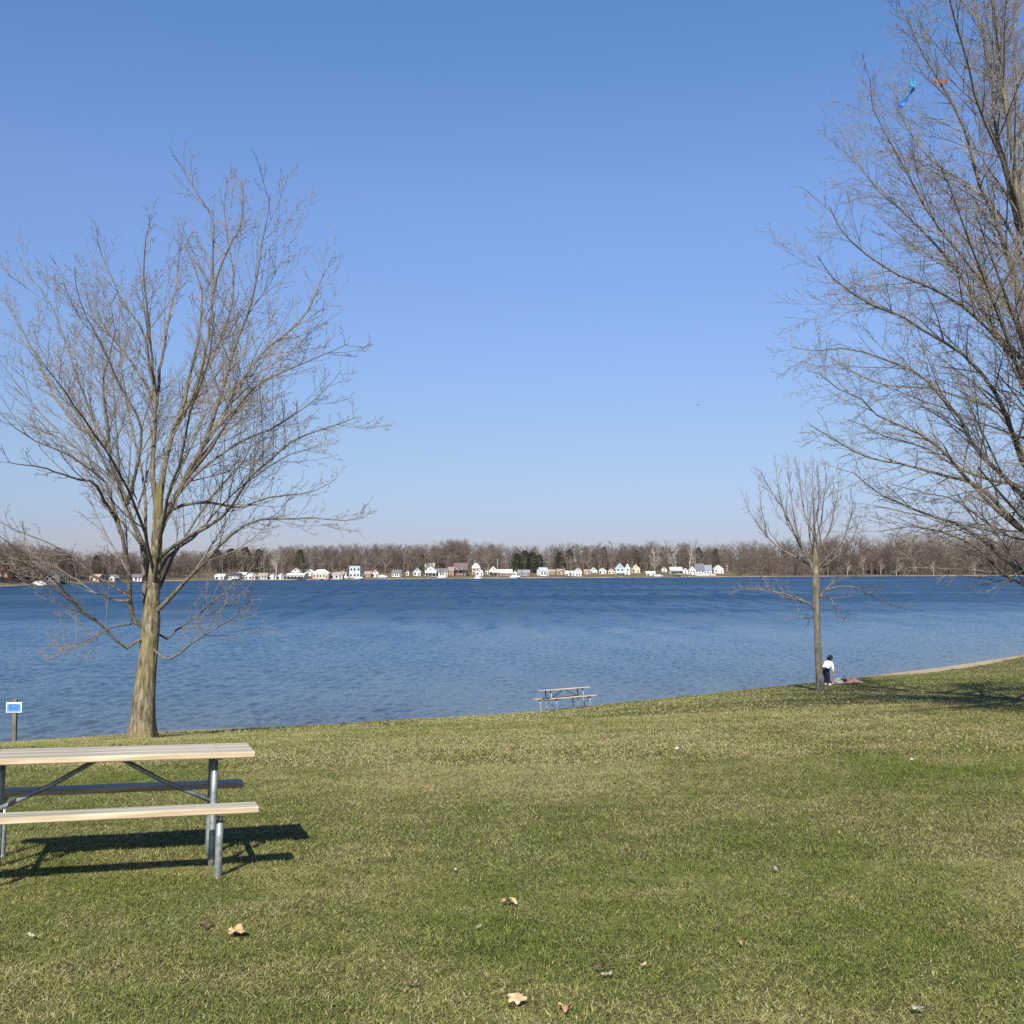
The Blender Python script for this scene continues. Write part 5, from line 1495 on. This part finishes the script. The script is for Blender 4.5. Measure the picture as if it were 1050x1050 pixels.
def litter(px, py, size, label, seed):
    rng = np.random.default_rng(seed)
    p = ground_hit(px, py)
    V, Fc = [], []
    n, m_ = 10, 7
    for i in range(m_ + 1):
        ph = PI * i / m_
        for j in range(n):
            a = 2 * PI * j / n
            r = size * (1 + rng.normal(0, .18)) * (0.6 + .4 * abs(math.sin(3 * a + seed)))
            V.append((math.sin(ph) * math.cos(a) * r, math.sin(ph) * math.sin(a) * r * .8, math.cos(ph) * size * .7))
    for i in range(m_):
        for j in range(n):
            Fc.append([i * n + j, (i + 1) * n + j, (i + 1) * n + (j + 1) % n, i * n + (j + 1) % n])
    o = MB().add(V, Fc).build('paper_scrap', paint((.46, .43, .37)), None)
    o.location = (p[0], p[1], p[2] + size * .55 + .02)
    tag(o, label, 'litter')


litter(694, 770, .032, 'crumpled white paper scrap on the dry grass beyond the picnic tables', 1)
litter(935, 781, .022, 'crumpled pale paper scrap lying below the shaded grass', 2)
litter(467, 895, .011, 'tiny white paper scrap on the lawn above the bright tan leaf', 3)

# ------------------------------------------------------------------ kite caught in the tree
kp = at(935, 86, RT_Y - 3.2)
kr = empty('kite', tuple(kp)); tag(kr, 'blue kite with a twisted tail caught in the high twigs', 'kite')
s_ = RT_Y / F
km = MB()
V = []
nn = 7
for i in range(nn):
    for j in range(nn):
        u, v = i / (nn - 1) - .5, j / (nn - 1) - .5
        V.append((u * 5 * s_ * (1 - .5 * abs(v)), .06 * math.sin(9 * u + 5 * v), v * 9 * s_ + .03 * math.sin(11 * u)))
Fc = [[i * nn + j, (i + 1) * nn + j, (i + 1) * nn + j + 1, i * nn + j + 1] for i in range(nn - 1) for j in range(nn - 1)]
V2 = V + [(a, b + .004, c) for a, b, c in V]; Fc2 = Fc + [[len(V) + q for q in reversed(f)] for f in Fc]
km.add(V2, Fc2).build('sail', noisy('kite_cloth', (.05, .38, .62), (.25, .62, .80), scale=9, rough=.5), kr)
q0 = at(937.5, 90, RT_Y - 3.2) - kp; q1 = at(922, 110, RT_Y - 3.3) - kp
tm_ = MB(); dr_ = q1 - q0; dr_n = dr_ / np.linalg.norm(dr_)
sd = np.cross(dr_n, [0, 1, 0])
V = []
K_ = 22
for i in range(K_):
    t = i / (K_ - 1); ang = 0.5 + 0.9 * PI * t
    c = q0 + dr_ * t
    hwid = .032 + .024 * t
    o_ = sd * math.cos(ang) * hwid + np.array([0, 1, 0]) * math.sin(ang) * hwid
    V += [tuple(c - o_), tuple(c + o_), tuple(c + o_ + np.array([.006, .006, 0])), tuple(c - o_ + np.array([.006, .006, 0]))]
Fc = []
for i in range(K_ - 1):
    for a_, b_ in ((0, 1), (1, 2), (2, 3), (3, 0)):
        Fc.append([i * 4 + a_, i * 4 + b_, (i + 1) * 4 + b_, (i + 1) * 4 + a_])
Fc += [[3, 2, 1, 0], [(K_ - 1) * 4 + q for q in range(4)]]
tm_.add(V, Fc).build('tail', noisy('kite_tail', (.006, .05, .22), (.01, .09, .33), scale=9, rough=.5), kr)
rp = at(965, 85, RT_Y - .8)
rb = MB()
rngk = random.Random(4)
for k in range(7):
    d = Vector((rngk.uniform(-1, 1), rngk.uniform(-.6, .6), rngk.uniform(-.7, .7))).normalized() * rngk.uniform(.10, .20)
    e = d.cross(Vector((0, 1, .3))).normalized() * .035
    V = [tuple(-e), tuple(d * .5 - e * 1.2 + Vector((0, .03, 0))), tuple(d), tuple(d * .5 + e * 1.1), tuple(e)]
    V2 = V + [(a, b + .005, c) for a, b, c in V]
    rb.add(V2, [[0, 1, 2, 3, 4], [9, 8, 7, 6, 5]] + [[i, 5 + i, 5 + (i + 1) % 5, (i + 1) % 5] for i in range(5)])
o = rb.build('torn_kite', noisy('faded_red_cloth', (.45, .16, .10), (.62, .28, .20), scale=8, rough=.7), None)
o.location = tuple(rp)
tag(o, 'tattered faded red kite caught in the branches beside the blue kite', 'kite')


# ------------------------------------------------------------------ person and belongings
def skin_obj(name, joints, bones, mat, parent, sub=2, root=0):
    me = bpy.data.meshes.new(name)
    me.from_pydata([tuple(j[0]) for j in joints], bones, [])
    o = bpy.data.objects.new(name, me); COL.objects.link(o)
    o.modifiers.new('skin', 'SKIN').use_smooth_shade = True
    sv = me.skin_vertices[0].data
    for i, j in enumerate(joints):
        r = j[1]; sv[i].radius = (r, r) if not isinstance(r, tuple) else r
        sv[i].use_root = (i == root)
    s = o.modifiers.new('sub', 'SUBSURF'); s.levels = sub; s.render_levels = sub
    dg = bpy.context.evaluated_depsgraph_get()
    ev = o.evaluated_get(dg)
    nm = bpy.data.meshes.new_from_object(ev)
    o.modifiers.clear(); o.data = nm
    nm.materials.clear(); nm.materials.append(mat)
    for p_ in nm.polygons: p_.use_smooth = True
    o.parent = parent
    return o


SKIN = noisy('skin', (.52, .31, .23), (.62, .39, .30), scale=6, rough=.55)
JACK = noisy('white_jacket', (.66, .63, .58), (.80, .78, .73), scale=7, rough=.85, bump=.3)
JEAN = noisy('blue_jeans', (.006, .009, .022), (.018, .026, .055), scale=12, rough=.85)
HAIR = noisy('dark_hair', (.012, .008, .007), (.035, .022, .018), scale=25, rough=.6)
SHOE = noisy('pale_shoes', (.55, .53, .52), (.72, .70, .68), scale=12, rough=.6)

pg = ground_hit(849, 703)
pz = float(gz(pg[0], pg[1]))
pr = empty('person', (pg[0], pg[1], pz), 0); pr.scale = (.93, .93, .93)
tag(pr, 'person in white jacket and dark blue jeans bending forward beside the slender tree', 'person')
# local axes: +x along the image to the far side, y away, facing mostly +x and a little away
hipc = Vector((-.12, 0, .74)); chest = Vector((.05, .15, .95)); neck = Vector((.13, .22, 1.05)); head = Vector((.20, .26, 1.14))
fw = Vector((.8, .5, 0)).normalized(); sdv = Vector((-.5, .8, 0)).normalized()
def leg_pts(s):
    h = hipc + sdv * .09 * s
    kn = Vector((-.03 + .03 * s, .0, .40)) + sdv * .10 * s
    an = Vector((-.05, 0, .08)) + sdv * .11 * s
    toe = an + fw * .15 + Vector((0, 0, -.05))
    return h, kn, an, toe
J = []; Bn = []
def J_(p, r): J.append((p, r)); return len(J) - 1
ip = J_(hipc, .13); iw = J_((hipc + chest) / 2, .115); ic = J_(chest, .13); ine = J_(neck, .052); ih0 = J_(head - Vector((.02, .02, .05)), .075); ih1 = J_(head + Vector((.02, .01, .06)), .085)
Bn += [(ip, iw), (iw, ic), (ic, ine), (ine, ih0), (ih0, ih1)]
arms = {}
for s in (-1, 1):
    h, kn, an, toe = leg_pts(s)
    a = J_(h, .085); b = J_(kn, .055); c = J_(an, .036); d = J_(toe, .034)
    Bn += [(ip, a), (a, b), (b, c), (c, d)]
    sh = neck - Vector((.03, .02, .05)) + sdv * .17 * s
    el = sh + fw * .05 + Vector((.0, 0, -.24)) + sdv * .03 * s
    wr = el + fw * .09 + Vector((0, 0, -.21)) - sdv * .05 * s
    hd = wr + (wr - el).normalized() * .08
    a = J_(sh, .052); b = J_(el, .038); c = J_(wr, .027); d = J_(hd, .030)
    Bn += [(ic, a), (a, b), (b, c), (c, d)]
    dirn = (wr - el).normalized(); acr = dirn.cross(Vector((0, 0, 1))).normalized()
    for f in range(4):
        f0 = hd + acr * (f - 1.5) * .018 * 1.1 + dirn * .01
        f1 = f0 + dirn * (.035 + .006 * (1.5 - abs(f - 1.6))) + Vector((0, 0, -.008)); f2 = f1 + dirn * .022 + Vector((0, 0, -.018))
        i0 = J_(f0, .009); i1 = J_(f1, .0085); i2 = J_(f2, .007)
        Bn += [(d, i0), (i0, i1), (i1, i2)]
    t0 = wr + dirn * .03 + acr * .028 * s; t1_ = t0 + dirn * .03 + acr * .022 * s; i0 = J_(t0, .010); i1 = J_(t1_, .008)
    Bn += [(c, i0), (i0, i1)]
    arms[s] = (sh, el, wr)
hf = (fw * .8 + Vector((0, 0, -.55))).normalized()
nb = J_(head + hf * .095 + Vector((0, 0, .0)), .016); Bn += [(ih0, nb)]
skin_obj('body', J, Bn, SKIN, pr, 1, 0)
# clothing
Jj = [(hipc + Vector((0, 0, -.02)), .175), ((hipc + chest) / 2, .17), (chest, .185), (neck - (neck - chest) * .2, .10)]; Bj = [(0, 1), (1, 2), (2, 3)]
for s in (-1, 1):
    sh, el, wr = arms[s]; k0 = len(Jj)
    Jj += [(sh, .090), (el, .072), (wr - (wr - el) * .12, .052)]; Bj += [(2, k0), (k0, k0 + 1), (k0 + 1, k0 + 2)]
skin_obj('jacket', Jj, Bj, JACK, pr, 2, 1)
Jk = [(hipc + Vector((0, 0, .02)), .135)]; Bk = []
for s in (-1, 1):
    h, kn, an, toe = leg_pts(s); k0 = len(Jk)
    Jk += [(h + Vector((0, 0, -.05)), .125), (kn, .092), (an + Vector((0, 0, .02)), .07)]; Bk += [(0, k0), (k0, k0 + 1), (k0 + 1, k0 + 2)]
skin_obj('jeans', Jk, Bk, JEAN, pr, 2, 0)
for s in (-1, 1):
    h, kn, an, toe = leg_pts(s)
    skin_obj('shoe', [(an + Vector((0, 0, -.035)), .050), ((an + toe) / 2 + Vector((0, 0, -.01)), .047), (toe + fw * .03, .040)], [(0, 1), (1, 2)], SHOE, pr, 2, 0)
skin_obj('hair', [(head + Vector((-.03, -.03, .075)), .092), (head + Vector((-.075, -.06, .02)), .085), (head + Vector((-.085, -.06, -.07)), .06), (head + hf * .02 + Vector((.0, 0, .11)), .06)], [(0, 1), (1, 2), (0, 3)], HAIR, pr, 2, 0)
eye = MB()
for s in (-1, 1):
    c = head + hf * .088 + sdv * .033 * s + Vector((0, 0, .035))
    for _ in range(1):
        eye.tube([c - hf * .008, c, c + hf * .006], [.006, .013, .004], 8)
eye.build('eyes', paint((.03, .02, .02)), pr)
mo = head + hf * .088 + Vector((0, 0, -.035)) + Vector((-.02, -.01, -.02))
MB().tube([mo - sdv * .025, mo + hf * .004, mo + sdv * .025], [.005, .009, .005], 8).build('mouth', paint((.40, .14, .12)), pr)


def cloth(px, py, sx, sy, h, c1, c2, name, label, cat, seed, dz=0.0):
    rng = np.random.default_rng(seed)
    p = ground_hit(px, py)
    n, m_ = 26, 18
    u, v = np.meshgrid(np.linspace(-1, 1, n), np.linspace(-1, 1, m_))
    edge = np.clip(1.15 - np.maximum(np.abs(u), np.abs(v)) ** 4, 0, 1)
    z = h * (fbm(u * 2.2 + seed, v * 2.2, seed, 4) ** 1.5 * 1.7) * edge + .035
    x = u * sx * (1 + .12 * np.sin(v * 3 + seed)); y = v * sy * (1 + .12 * np.sin(u * 4 + seed))
    z = z + gz(p[0] + x, p[1] + y) - p[2] + dz
    idx = np.arange(n * m_).reshape(m_, n)
    q = np.stack([idx[:-1, :-1], idx[:-1, 1:], idx[1:, 1:], idx[1:, :-1]], -1).reshape(-1, 4)
    V = np.stack([x.ravel(), y.ravel(), z.ravel()], 1)
    V = np.concatenate([V, V - [0, 0, .015]]); q2 = q[:, ::-1] + n * m_
    bd = np.concatenate([idx[0], idx[1:, -1], idx[-1, -2::-1], idx[-2:0:-1, 0]]); bd2 = np.roll(bd, -1)
    rim = np.stack([bd, bd + n * m_, bd2 + n * m_, bd2], 1)
    o = mesh_np(name, V, quads=np.concatenate([q, q2, rim]), mats=[noisy(name + '_cloth', c1, c2, scale=6, rough=.9)], smooth=True)
    o.location = tuple(p)
    tag(o, label, cat)
    return o


cloth(857.5, 702.3, .24, .28, .24, (.28, .28, .25), (.46, .45, .40), 'grey_blanket', 'rumpled pale grey blanket on the grass at the feet of the person', 'blanket', 3)
cloth(861, 699.2, .42, .20, .10, (.42, .07, .09), (.56, .12, .14), 'red_blanket', 'thin red blanket edge spread behind the grey blanket', 'blanket', 8)
cloth(873.5, 701.2, .36, .30, .22, (.30, .17, .15), (.44, .27, .23), 'pink_towel', 'rumpled pink towel beside the dark bag on the grass', 'towel', 5)
bgp = ground_hit(865.5, 701.5)
bag = empty('bag', (bgp[0], bgp[1], float(gz(bgp[0], bgp[1])) + .02), .5); tag(bag, 'small black bag between the grey blanket and the pink towel', 'bag')
bm_ = noisy('bag_fabric', (.010, .010, .012), (.03, .03, .035), scale=14, rough=.7)
skin_obj('bag_body', [(Vector((-.13, 0, .10)), (.10, .09)), (Vector((0, 0, .14)), (.12, .12)), (Vector((.12, 0, .11)), (.10, .09))], [(0, 1), (1, 2)], bm_, bag, 2, 1)
MB().tube([(-.09, 0, .2), (-.05, .0, .31), (.05, 0, .31), (.09, 0, .2)], .012, 8).build('strap', bm_, bag, smooth=True)
skin_obj('pocket', [(Vector((-.06, -.10, .10)), (.035, .055)), (Vector((.06, -.10, .10)), (.035, .055))], [(0, 1)], bm_, bag, 2, 0)

# bird far off in the air
bp_ = at(715.5, 415.5, 160)
bird = MB()
bird.tube([(-.28, 0, 0), (-.12, 0, .03), (.1, 0, .02), (.26, 0, 0)], [.02, .08, .07, .02], 8)
for s in (-1, 1):
    V = [(.06, s * .05, .04), (-.08, s * .05, .04), (-.10, s * .35, .16), (.04, s * .38, .17), (-.08, s * .72, .06)]
    V2 = V + [(a, b, c - .012) for a, b, c in V]
    bird.add(V2, [[0, 1, 2, 3], [3, 2, 4], [5, 8, 7, 6], [8, 9, 7]] + [[a, a + 5, b + 5, b] for a, b in ((0, 1), (1, 2), (2, 4), (4, 3), (3, 0))])
o = bird.build('bird', paint((.06, .06, .065)), None); o.location = tuple(bp_); o.rotation_euler = (0, 0, 1.2)
tag(o, 'tiny bird gliding in the clear sky above the lake', 'bird')
